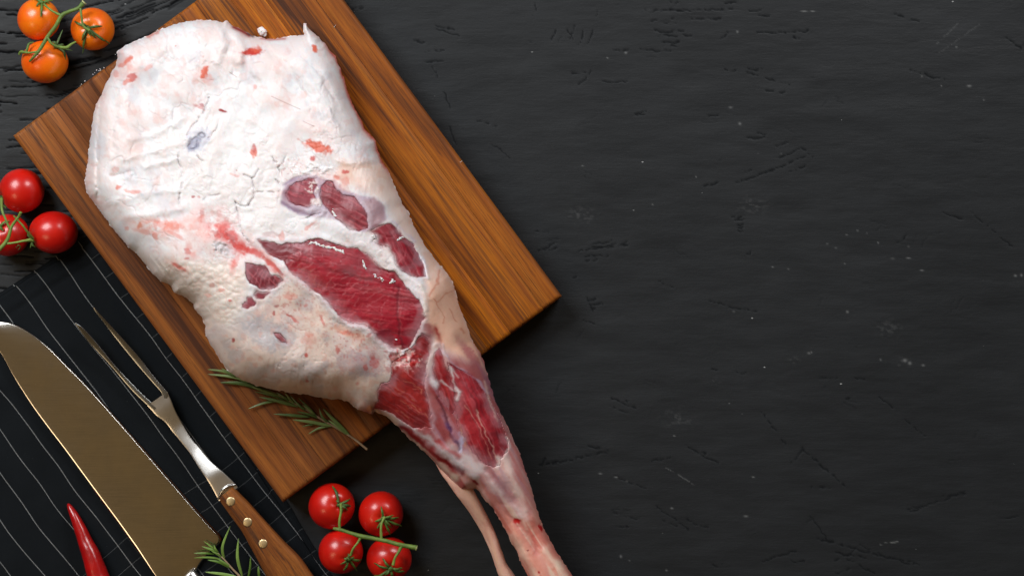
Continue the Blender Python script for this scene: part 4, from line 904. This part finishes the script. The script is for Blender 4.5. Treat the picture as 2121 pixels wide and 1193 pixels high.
def tomato(root, px, py, rx, ry, cal, mat, sepals, label=None, base_z=0.0, up=.55):
    """cal: pixel where the calyx sits; sepals: list of tip pixels around it"""
    r = (rx + ry) / 2 * S; zc = base_z + r * .97
    c = np.array(P(px, py, zc)); r = r * (D - zc) / D
    # calyx direction
    dx = (cal[0] - px) / rx; dy = -(cal[1] - py) / ry; q = min(dx * dx + dy * dy, .9); nrm = np.array([dx, dy, math.sqrt(1 - q)]); nrm /= np.linalg.norm(nrm)
    nl, nm = 64, 36; V = []; cv = []
    t1 = np.cross(nrm, (0, 1, .1)); t1 /= np.linalg.norm(t1); t2 = np.cross(nrm, t1)
    rr = random.Random(int(px * 7 + py)); ph1 = rr.random() * 6
    for i in range(nm + 1):
        ph = math.pi * i / nm
        for k in range(nl):
            th = 2 * math.pi * k / nl
            f = 1 - .13 * math.exp(-(ph / .30) ** 2) - .03 * math.exp(-((math.pi - ph) / .2) ** 2) + .012 * math.cos(5 * th + ph1) * math.exp(-(ph / .8) ** 2) + .008 * math.cos(2 * th + ph1)
            d = nrm * math.cos(ph) + (t1 * math.cos(th) + t2 * math.sin(th)) * math.sin(ph)
            V.append(c + d * r * f * np.array([rx / ((rx + ry) / 2), ry / ((rx + ry) / 2), .97])); cv.append(math.exp(-(ph / .9) ** 2))
    Q = [(i * nl + k, (i + 1) * nl + k, (i + 1) * nl + (k + 1) % nl, i * nl + (k + 1) % nl) for i in range(nm) for k in range(nl)]
    o = mesh_obj("tomato", local(V, root), Q, mat=mat, parent=root, attrs={"cal": np.array(cv)})
    if label: o['label'] = label
    # calyx: curled sepals
    cz = c + nrm * r * .90; a = Acc()
    knob = [cz - nrm * .001, cz + nrm * .0015, cz + nrm * .003]
    a.add(sweep(knob, [.0018, .0024, .0014], n=8, segs=6))
    for (tx, ty, curl) in sepals:
        # tip direction over the skin
        ddx = (tx - px) / rx; ddy = -(ty - py) / ry; q = ddx * ddx + ddy * ddy
        if q < .98: tip = c + np.array([ddx, ddy, math.sqrt(1 - q)]) * r * (1.0 + curl)
        else: tip = c + np.array([ddx, ddy, .25]) * r
        st = cz + nrm * .0008; md = (st + tip) / 2; off = md - c; off /= np.linalg.norm(off); md = c + off * r * (1.03 + curl * .8)
        m2 = st * .15 + tip * .85; of2 = m2 - c; of2 /= np.linalg.norm(of2)
        m2 = c + of2 * max(np.linalg.norm(m2 - c), r * 1.02)
        a.add(sweep([st, md, m2, tip], [.0009, .0012, .0008, .0002], [.0005, .0005, .0004, .0002], n=6, segs=12, twist=rr.uniform(-1.6, 1.6)))
    co = a.build("calyx", cal_m, None); co.parent = o; me = co.data
    vv = np.empty(len(me.vertices) * 3, np.float32); me.vertices.foreach_get("co", vv); vv = vv.reshape(-1, 3) - np.array(root.location); me.vertices.foreach_set("co", vv.ravel().astype(np.float32)); me.update()
    return c, r, cz + nrm * .002
def stemtube(root, pts, radii, name="stem", n=10, m=None):
    v, q, t = sweep(pts, radii, n=n, segs=len(pts) * 6)
    nse = .0002 * (fbm(v[:, 0] * 700, v[:, 1] * 700, 40, 3) - .5)[:, None]; v = v + nse * 2
    return mesh_obj(name, local(v, root), q, t, m or stem_m, root)

# cluster of three orange tomatoes, top left
g = "tomato clusters on the vine around the board"
r1 = thing("tomato_cluster", "three orange tomatoes on a green vine at the upper left of the board", "tomatoes", g, P(120, 75))
tomato(r1, 80, 41, 43, 43.5, (92, 8), tom_or, [(68,2,.05),(74,-8,.05),(106,12,.05),(94,42,.04),(112,2,.05),(84,20,.03)])
tomato(r1, 192, 61, 45, 43.5, (190, 64), tom_or, [(173,112,.02),(206,84,.02),(231,93,.08),(218,60,.12),(184,56,.1),(162,50,.08),(196,80,.05),(176,88,.04)])
tomato(r1, 93, 129, 47.5, 44, (122, 98), tom_or, [(134,66,.3),(155,108,.15),(141,126,.06),(112,92,.05),(120,105,.1),(138,100,.2)])
Z1 = .042
stemtube(r1, [P(172,8,Z1), P(162,18,Z1), P(146,24,Z1), P(128,33,Z1+.001), P(116,54,Z1), P(98,78,Z1-.001), P(80,107,Z1), P(61,128,Z1-.004)], [.0022,.0016,.0015,.0018,.0017,.0017,.0015,.0008])
stemtube(r1, [P(128,33,Z1), P(112,26,Z1), P(98,16,Z1-.001), P(91,9,.041)], [.0012,.0010,.0009,.0013])
stemtube(r1, [P(166,17,Z1), P(169,35,Z1+.001), P(173,55,Z1), P(186,64,.041)], [.0012,.0009,.0010,.0014])
stemtube(r1, [P(98,76,Z1), P(104,88,Z1), P(114,96,Z1-.002), P(122,98,.038)], [.0012,.0010,.0010,.0014])
stemtube(r1, [P(122,98,.038), P(138,99,.036), P(148,92,.034), P(158,87,.032)], [.0012,.0014,.0010,.0007])
stemtube(r1, [P(78,108,Z1-.001), P(58,110,Z1-.004), P(44,108,.034), P(40,114,.032)], [.0010,.0009,.0013,.0010])
stemtube(r1, [P(42,109,.034), P(54,108,.036), P(60,92,.036), P(70,88,.034)], [.0009,.0012,.0010,.0004], "sepal", m=cal_m)
# cluster at the left edge
r2 = thing("tomato_cluster", "three red tomatoes cut off by the left edge, beside the left side of the board", "tomatoes", g, P(60, 450))
tomato(r2, 45, 395.5, 46, 45.5, (2, 412), tom_red, [(6,392,.08),(12,410,.05),(18,430,.08),(-6,400,.05),(10,424,.03)])
tomato(r2, 111, 481.5, 50, 44, (66, 497), tom_red, [(76,510,.04),(60,478,.08),(74,492,.08),(62,512,.06),(78,500,.05)])
tomato(r2, 16, 487, 45, 43.5, (8, 470), tom_red, [(-6,462,.06),(18,480,.05),(28,460,.06)])
Z2 = .041
stemtube(r2, [P(43,440,.048), P(38,450,.046), P(24,470,.044), P(16,495,.043), P(2,513,.042), P(-30,540,.040)], [.0013,.0012,.0013,.0016,.0018,.0018])
stemtube(r2, [P(3,412,.036), P(4,435,.043), P(12,455,.045), P(20,474,.044)], [.0015,.0011,.0010,.0012])
stemtube(r2, [P(12,505,.042), P(30,503,.043), P(50,499,.041), P(67,497,.035)], [.0010,.0009,.0010,.0020])
stemtube(r2, [P(28,447,.046), P(45,465,.045), P(58,482,.042), P(68,494,.036)], [.0006,.0008,.0009,.0014])
stemtube(r2, [P(34,514,.040), P(38,508,.043), P(42,512,.041), P(38,518,.040)], [.0003,.0005,.0005,.0003], "sepal", m=cal_m)
# cluster of four at the bottom
r3 = thing("tomato_cluster", "four red tomatoes on a thick green vine below the lower corner of the board", "tomatoes", g, P(745, 1100))
tomato(r3, 687, 1047.5, 48, 47.5, (707, 1040), tom_red, [(690,1005,.03),(726,1031,.06),(722,1052,.05),(700,1032,.08),(712,1058,.04),(728,1045,.03)])
tomato(r3, 789, 1063.5, 46.5, 46.5, (797, 1068), tom_red, [(792,1045,.12),(833,1088,.03),(815,1062,.1),(780,1074,.05),(812,1088,.05),(784,1088,.04),(826,1068,.05),(808,1104,.03)])
tomato(r3, 706, 1141.5, 46.5, 45.5, (726, 1152), tom_red, [(708,1162,.03),(748,1156,.06),(741,1180,.02),(714,1176,.02),(724,1140,.06),(736,1148,.03),(716,1150,.03)])
tomato(r3, 806, 1157, 46.5, 45.5, (812, 1172), tom_red, [(778,1160,.05),(796,1150,.08),(838,1178,.04),(776,1188,.03),(834,1170,.06),(815,1190,.03),(800,1184,.03)])
Z3 = .044
stemtube(r3, [P(691,1094,Z3-.002), P(703,1096,Z3), P(725,1103,Z3), P(748,1110,Z3), P(775,1115,Z3), P(800,1120,Z3), P(830,1128,Z3), P(862,1134,Z3-.002)], [.0013,.0017,.0015,.0020,.0018,.0018,.0019,.0022], n=12)
stemtube(r3, [P(704,1096,Z3), P(703,1080,Z3+.001), P(706,1060,Z3+.001), P(706,1042,Z3)], [.0014,.0011,.0010,.0013])
stemtube(r3, [P(790,1117,Z3), P(789,1100,Z3+.001), P(790,1085,Z3+.001), P(797,1070,Z3)], [.0013,.0011,.0010,.0013])
stemtube(r3, [P(748,1110,Z3), P(742,1122,Z3), P(732,1135,Z3), P(726,1150,.041)], [.0016,.0010,.0009,.0013])
stemtube(r3, [P(832,1129,Z3), P(826,1142,Z3), P(818,1155,Z3), P(814,1170,Z3-.001)], [.0018,.0012,.0010,.0014])
# pale cut ends
for root_, p_, q_, rr_ in ((r1, P(173,7,Z1), P(175,5,Z1), .0024), (r3, P(861,1134,Z3-.002), P(864,1134.6,Z3-.002), .0023)):
    v, q, t = sweep([p_, q_], [rr_, rr_], n=10, segs=3); mesh_obj("cut_end", local(v, root_), q, t, tip_m, root_)

# ------------------------------------------------------------------ knife
steel = mat_metal("brushed_steel", (0.62, 0.60, 0.56, 1), 0.13, (30, 1500, 1), R(-35), .05, .35)
steel_b = mat_metal("polished_steel", (0.60, 0.59, 0.57, 1), 0.26, (30, 30, 30), 0, .04, 0.0)
knife = thing("chef_knife", "wide steel kitchen knife blade with pointed end, lying on the striped napkin", "knife", loc=P(200, 950, NZ))
edge_pts = [(-52,664),(-30,661),(0,664.5),(22,668),(45,677),(75,696),(105,721),(140,756),(180,796),(220,840),(260,885),(300,931),(340,977),(380,1023),(420,1069),(445,1096),(456,1107),(459.5,1114),(457,1123),(447,1134),(432,1148),(417,1165),(407,1182),(402,1194),(398,1210)]
spine_pts = [(-58,666),(-50,676),(-35,688),(0,733),(26,781),(63,840),(100,891),(132,933),(170,985),(206,1034),(240,1080),(267,1118),(320,1193),(334,1212)]
def resample(pts, n):
    pts = np.array(pts, float); d = np.concatenate([[0], np.cumsum(np.hypot(*np.diff(pts, axis=0).T))]); t = np.linspace(0, d[-1], n)
    return np.stack([np.interp(t, d, pts[:, 0]), np.interp(t, d, pts[:, 1])], 1)
# match samples along the blade by their position along its length
la = np.array([.575, .818]); la /= np.linalg.norm(la)
E_ = smooth_path([(x, y, 0) for x, y in edge_pts], 240)[:, :2]; Sp = smooth_path([(x, y, 0) for x, y in spine_pts], 240)[:, :2]
E_ = resample(E_, 150); Sp = resample(Sp, 150)
rows = []
def kz(w):      # cross-section heights above the cloth: w is 0 at the cutting edge, 1 at the spine
    return np.interp(w, [0, .035, .06, .5, .97, 1], [.0004, .0017, .0023, .0030, .0034, .0022])
ws = np.array([0, .003, .032, .037, .045, .10, .3, .5, .7, .9, .955, .970, .975, .993, 1.0])
hw = np.array([.0001, .0003, .00185, .0020, .0021, .0024, .0033, .0037, .0038, .00375, .0037, .00365, .0035, .0020, .0012])
KZ = NZ + .0006
for i in range(150):
    tip_f = min(1, i / 4.)
    for w_, h_ in zip(ws, hw):
        p2 = E_[i] * (1 - w_) + Sp[i] * w_
        rows.append(P(p2[0], p2[1], KZ + h_ * (0.3 + .7 * tip_f)))
nw = len(ws); Vk = np.array(rows); Vb = Vk.copy(); Vb[:, 2] = KZ - .0002; n0 = len(Vk); iv = np.arange(n0).reshape(150, nw)
Qk = np.stack([iv[:-1, :-1].ravel(), iv[:-1, 1:].ravel(), iv[1:, 1:].ravel(), iv[1:, :-1].ravel()], 1)
VVk, QQk = hard_sides(Vk, Vb, (iv[0, ::-1], iv[-1], iv[:, 0], iv[::-1, -1]), Qk)
blade = mesh_obj("blade", local(VVk, knife), QQk, mat=steel, parent=knife)
# flip if the face normals look down
if blade.data.polygons[(75 * (nw - 1)) + 6].normal.z < 0: blade.data.flip_normals()
ms = blade.data; 
v, q, t = sweep([P(383,1196,NZ+.006), P(400,1215,NZ+.006), P(420,1245,NZ+.007)], [.0115, .011, .0105], [.006, .007, .0075], n=20, segs=14)
mesh_obj("bolster", local(v, knife), q, t, steel_b, knife)
hm = NT("dark_handle").set(Base_Color=(.02, .012, .008, 1), Roughness=.4)
v, q, t = sweep([P(420,1245,NZ+.007), P(470,1320,NZ+.008), P(530,1410,NZ+.008), P(575,1470,NZ+.008)], [.011, .013, .012, .014], [.008, .009, .009, .009], n=20, segs=24)
mesh_obj("handle", local(v, knife), q, t, hm, knife)

# ------------------------------------------------------------------ carving fork
fork = thing("carving_fork", "two-pronged steel carving fork with riveted wooden handle beside the knife", "carving fork", loc=P(380, 900, NZ))
FS = [(0, .0200), (60, .0140), (150, .0095), (215, .0105), (255, .0112), (300, .0100), (325, .0112), (360, .0135), (400, .0172), (425, .0195), (520, .0210), (560, .0215)]
fo = np.array([190., 640.]); fa = np.array([.605, .796]); fa /= np.linalg.norm(fa)
def fz(px, py):
    s = (px - fo[0]) * fa[0] + (py - fo[1]) * fa[1]
    return NZ + float(np.interp(s, [a for a, _ in FS], [b for _, b in FS]))
def slab(name, left, right, n, thick, mat, parent, crown=.0004, zoff=0.0, ncol=9, zf=None):
    L_ = resample(smooth_path([(x, y, 0) for x, y in left], 120)[:, :2], n); R_ = resample(smooth_path([(x, y, 0) for x, y in right], 120)[:, :2], n)
    ws = 0.5 - 0.5 * np.cos(np.linspace(0, math.pi, ncol)); V = []
    # smooth heights along the length
    mids = (L_ + R_) / 2; zz = np.array([(zf or fz)(*m_) for m_ in mids]); ker = np.hanning(15)[1:-1]; ker /= ker.sum(); zz = np.convolve(np.pad(zz, 6, mode='edge'), ker, 'valid')
    for i in range(n):
        for w_ in ws:
            p2 = L_[i] * (1 - w_) + R_[i] * w_; h = crown * (1 - (2 * w_ - 1) ** 2) ** .5 if abs(2 * w_ - 1) < 1 else 0
            V.append(P(p2[0], p2[1], zz[i] + zoff + h))
    V = np.array(V); B = V.copy(); B[:, 2] -= thick; nc = ncol; n0 = len(V); iv = np.arange(n0).reshape(n, nc)
    Qk = np.stack([iv[:-1, :-1].ravel(), iv[1:, :-1].ravel(), iv[1:, 1:].ravel(), iv[:-1, 1:].ravel()], 1)
    VV, QQ = hard_sides(V, B, (iv[0, ::-1], iv[-1], iv[:, 0], iv[::-1, -1]), Qk, True)
    return mesh_obj(name, local(VV, parent), QQ, mat=mat, parent=parent)
steel_d = mat_metal("dull_steel", (0.30, 0.31, 0.31, 1), 0.22, (30, 30, 30), 0, .04)
slab("prong", [(193,637),(200,650),(238,700),(277,748),(309,785),(333,813),(334,826)], [(195,636),(207,650),(253,700),(290,742),(317,777),(346,811),(351,824)], 60, .0018, steel_d, fork, .0005)
slab("prong", [(155,670),(163,682),(185,711),(227,756),(272,808),(306,841),(318,853)], [(157,669),(172,679),(201,711),(238,756),(280,801),(314,833),(328,840)], 60, .0018, steel_d, fork, .0005)
slab("shank", [(305,840),(314,849),(325,861),(343,875),(359,896),(370,909),(393,938),(412,968),(433,999),(449,1028),(454,1037)], [(346.5,811),(350,820),(354,829),(364,853),(380,882),(396,908),(412,926),(436,955),(462,978),(486,1001),(492,1009)], 110, .0020, steel_b, fork, .0004, .0001, 13)
hw_m = mat_wood("rosewood")
def handle_wood():
    left = [(452,1033),(466,1052),(484,1077),(502,1102),(524,1142),(548,1187),(575,1235),(610,1290),(655,1335)]
    right = [(484,1006),(498,1022),(516,1040),(553,1081),(590,1121),(622,1153),(650,1192),(688,1240),(716,1290)]
    n = 70; L_ = resample(smooth_path([(x, y, 0) for x, y in left], 100)[:, :2], n); R_ = resample(smooth_path([(x, y, 0) for x, y in right], 100)[:, :2], n)
    V = []; uvw = []; m = 28; ds = 0
    for i in range(n):
        mid = (L_[i] + R_[i]) / 2; hv = (R_[i] - L_[i]) / 2; e = min(1, (i + 1) / 5.); 
        for k in range(m):
            th = 2 * math.pi * k / m; cx = abs(math.cos(th)) ** .62 * np.sign(math.cos(th)); sz = abs(math.sin(th)) ** .62 * np.sign(math.sin(th))
            p2 = mid + hv * cx * (.97 + .03 * e); z = NZ + .0145 + sz * .0105 * (.80 + .2 * e)
            V.append(P(p2[0], p2[1], z)); uvw.append((i * .0075, cx * .026 + (.0 if sz > 0 else .06), sz * .026))
    n1 = len(V); V.append(np.mean(V[:m], 0)); V.append(np.mean(V[n1 - m:n1], 0)); uvw += [uvw[0], uvw[-1]]
    Q = [(i * m + k, i * m + (k + 1) % m, (i + 1) * m + (k + 1) % m, (i + 1) * m + k) for i in range(n - 1) for k in range(m)]
    T = [(n1, (k + 1) % m, k) for k in range(m)] + [(n1 + 1, (n - 1) * m + k, (n - 1) * m + (k + 1) % m) for k in range(m)]
    tn = np.tile(np.array([.25, .34, .37]), (len(V), 1))
    return mesh_obj("handle", local(V, fork), Q, T, hw_m, fork, attrs={"uvw": np.array(uvw), "tone": tn})
hnd = handle_wood()
brass = mat_metal("brass", (0.80, 0.62, 0.36, 1), 0.38, (200, 200, 200), 0, .06)
for (x, y) in ((478, 1038), (513, 1081), (545, 1125.5)):
    c = np.array(P(x, y, NZ + .0245)); V = [c + (0, 0, .0009)]; m = 32
    for r_, z_ in ((.0030, .0009), (.0038, .0007), (.0041, .0002), (.0041, -.002)):
        for k in range(m): th = 2 * math.pi * k / m; V.append(c + (r_ * math.cos(th), r_ * math.sin(th), z_))
    T = [(0, 1 + k, 1 + (k + 1) % m) for k in range(m)]; Q = [(1 + i * m + k, 1 + (i + 1) * m + k, 1 + (i + 1) * m + (k + 1) % m, 1 + i * m + (k + 1) % m) for i in range(3) for k in range(m)]
    mesh_obj("rivet", local(V, fork), Q, T, brass, fork)
v, q, t = sweep([P(452,1033,NZ+.0205), P(460,1017,NZ+.0225), P(472,1007,NZ+.0225), P(488,1003,NZ+.0205)], [.0010, .0016, .0016, .0010], [.0012, .0014, .0014, .0012], n=10, segs=20)
mesh_obj("collar", local(v, fork), q, t, steel_b, fork)

# ------------------------------------------------------------------ chilli
kc = NT("chilli_skin")
chm = kc.set(Base_Color=kc.ramp(kc.noise(kc.coord(), 60, 3), (.3, (.26, .002, .003, 1)), (.7, (.42, .004, .004, 1))), Roughness=.28, Coat_Weight=.3, Coat_Roughness=.15,
             Normal=kc.bump(kc.noise(kc.coord(scale=(1, 1, 1)), 110, 3), .0012, .35), Subsurface_Weight=.08, Subsurface_Scale=.003)
ch = thing("chilli_pepper", "slim glossy red chilli pepper on the napkin beside the knife", "chilli pepper", loc=P(180, 1120, NZ))
cp = [(141,1043,2),(145,1051,6.5),(156,1074,11),(171,1104,15),(183,1137,19),(196,1170,22.5),(207,1200,25),(222,1240,27),(240,1280,27),(258,1315,22),(266,1330,9)]
v, q, t = sweep([P(x, y, NZ + r_ * S * .95) for x, y, r_ in cp], [r_ * .9 * S for _, _, r_ in cp], n=28, segs=70)
v[:, :] += (fbm(v[:, 0] * 60, v[:, 1] * 60, 66, 3) - .5)[:, None] * .0014 * np.array([1, 1, .6])
mesh_obj("pod", local(v, ch), q, t, chm, ch)
v, q, t = sweep([P(264,1328,NZ+.006), P(285,1352,NZ+.008), P(300,1385,NZ+.009)], [.004, .0018, .002], n=10, segs=16); mesh_obj("stalk", local(v, ch), q, t, stem_m, ch)

# ------------------------------------------------------------------ rosemary
def mat_leaf(name, a_, b_):
    k = NT(name); oi = k.n("ObjectInfo"); f = k.math('ADD', k.math('MULTIPLY', k.noise(k.coord(), 120, 3, .6), .5), k.math('MULTIPLY', oi.outputs["Random"], .5))
    geo = k.n("NewGeometry")
    return k.set(Base_Color=k.ramp(f, (.25, a_), (.75, b_)), Roughness=.42, Normal=k.bump(k.noise(k.coord(), 700, 3), .0003, .5), Specular_IOR_Level=.5)
leaf_a = mat_leaf("rosemary_leaf", (0.055, 0.10, 0.022, 1), (0.15, 0.21, 0.065, 1)); leaf_b = mat_leaf("fresh_rosemary_leaf", (0.10, 0.20, 0.030, 1), (0.20, 0.33, 0.07, 1))
twig = mat_green("rosemary_twig", (0.20, 0.13, 0.07, 1), (0.36, 0.25, 0.15, 1), .7)
def rosemary(root, stem, radii, leaves, lm, z):
    v, q, t = sweep([P(x, y, z + dz) for x, y, dz in stem], radii, n=9, segs=len(stem) * 6); mesh_obj("stem", local(v, root), q, t, twig, root)
    rr = random.Random(3)
    for lf in leaves:
        pts = lf[0]; w = lf[1] * S; dz = lf[2] if len(lf) > 2 else .002; n = len(pts)
        if n == 2:
            mx = (pts[0][0] + pts[1][0]) / 2; my = (pts[0][1] + pts[1][1]) / 2; nxp = -(pts[1][1] - pts[0][1]); nyp = pts[1][0] - pts[0][0]; b = rr.uniform(-.06, .06)
            pts = [pts[0], (mx + nxp * b, my + nyp * b), pts[1]]; n = 3
        W3 = [P(x, y, z + .0015 + dz * math.sin(math.pi * .62 * i / (n - 1))) for i, (x, y) in enumerate(pts)]
        v, q, t = sweep(W3, [w * .35, w * .85, w, w * .95, w * .8, w * .5, w * .06], [w * .3, w * .42, w * .42, w * .38, w * .3, w * .05], n=10, segs=18, twist=rr.uniform(-.5, .5), groove=.5)
        mesh_obj("leaf", local(v, root), q, t, lm, root)
s1 = thing("rosemary_sprig", "rosemary sprig lying on the board, half tucked under the lower edge of the meat", "rosemary", "rosemary sprigs", P(620, 840, BT))
rosemary(s1, [(761,931,.001),(744,917,.001),(725,903,.0015),(690,882,.002),(659,864,.002),(627,844,.002),(595,828,.002),(564,811,.002),(530,797,.002),(500,786,.002)], [.0011,.0010,.0009,.0009,.0008,.0008,.0007,.0006,.0005,.0003],
 [([(532,800),(492,782),(430,775)],4.0),([(505,788),(470,771),(430,765)],3.2,.004),([(500,785),(478,774),(458,762)],3.0,.005),([(560,812),(505,795),(456,792)],4.6),([(585,822),(545,809),(520,800)],3,.004),
  ([(618,842),(575,830),(537,822)],3.8,.004),([(577,830),(545,835),(513,847)],2.6),([(590,828),(560,818),(528,811)],2.4),([(642,863),(605,860),(566,857)],3.4,.003),([(655,862),(645,852),(627,838)],2.8,.005),([(660,866),(640,858),(614,852)],2.8,.005),
  ([(688,883),(645,874),(606,869)],3.6,.004),([(680,878),(655,877),(624,884)],2.4),([(684,882),(660,887),(638,899)],2.4,.001),([(682,876),(668,864),(661,845)],2.6,.005),([(724,902),(696,874),(669,846)],4.2,.005),([(722,901),(700,884),(680,870)],3.2,.004),
  ([(637,850),(622,842),(600,818)],2.6,.003),([(655,862),(640,845),(618,824)],2.4,.002),([(600,832),(590,824),(572,812)],2.8,.004),([(612,838),(600,826),(590,814)],2.4,.004),([(560,812),(540,806),(524,803)],2.6,.003)], leaf_a, BT)
s2 = thing("rosemary_sprig", "bright green rosemary sprig lying over the knife heel on the striped napkin", "rosemary", "rosemary sprigs", P(480, 1170, NZ))
rosemary(s2, [(440,1135,.004),(452,1146,.004),(466,1160,.0035),(483,1179,.003),(497,1194,.002),(515,1222,.002),(530,1250,.002)], [.0003,.0006,.0007,.0008,.0011,.0013,.0013],
 [([(465,1160),(461,1131),(477,1089)],2.9,.008),([(502,1193),(492,1155),(494,1114)],3.4,.008),([(514,1196),(518,1175),(519,1152)],2.4,.006),([(538,1200),(536,1185),(535,1171)],2.8,.005),
  ([(452,1146),(440,1134),(422,1120)],2.4,.006),([(457,1151),(440,1139),(418,1131)],2.8,.006),([(444,1147),(425,1145),(401,1145)],2.2,.004),([(460,1158),(432,1154),(401,1155)],2.3,.004),([(477,1176),(455,1164),(430,1159)],2.8,.004),
  ([(490,1194),(458,1188),(425,1184)],3.4,.003),([(464,1158),(450,1147),(438,1141)],2.4,.006),([(482,1178),(466,1166),(450,1156)],2.6,.005),([(498,1196),(480,1200),(450,1206)],3,.003),([(456,1150),(447,1138),(443,1128)],2.2,.006),([(510,1215),(530,1215),(548,1205)],3,.004)], leaf_b, NZ + .004)
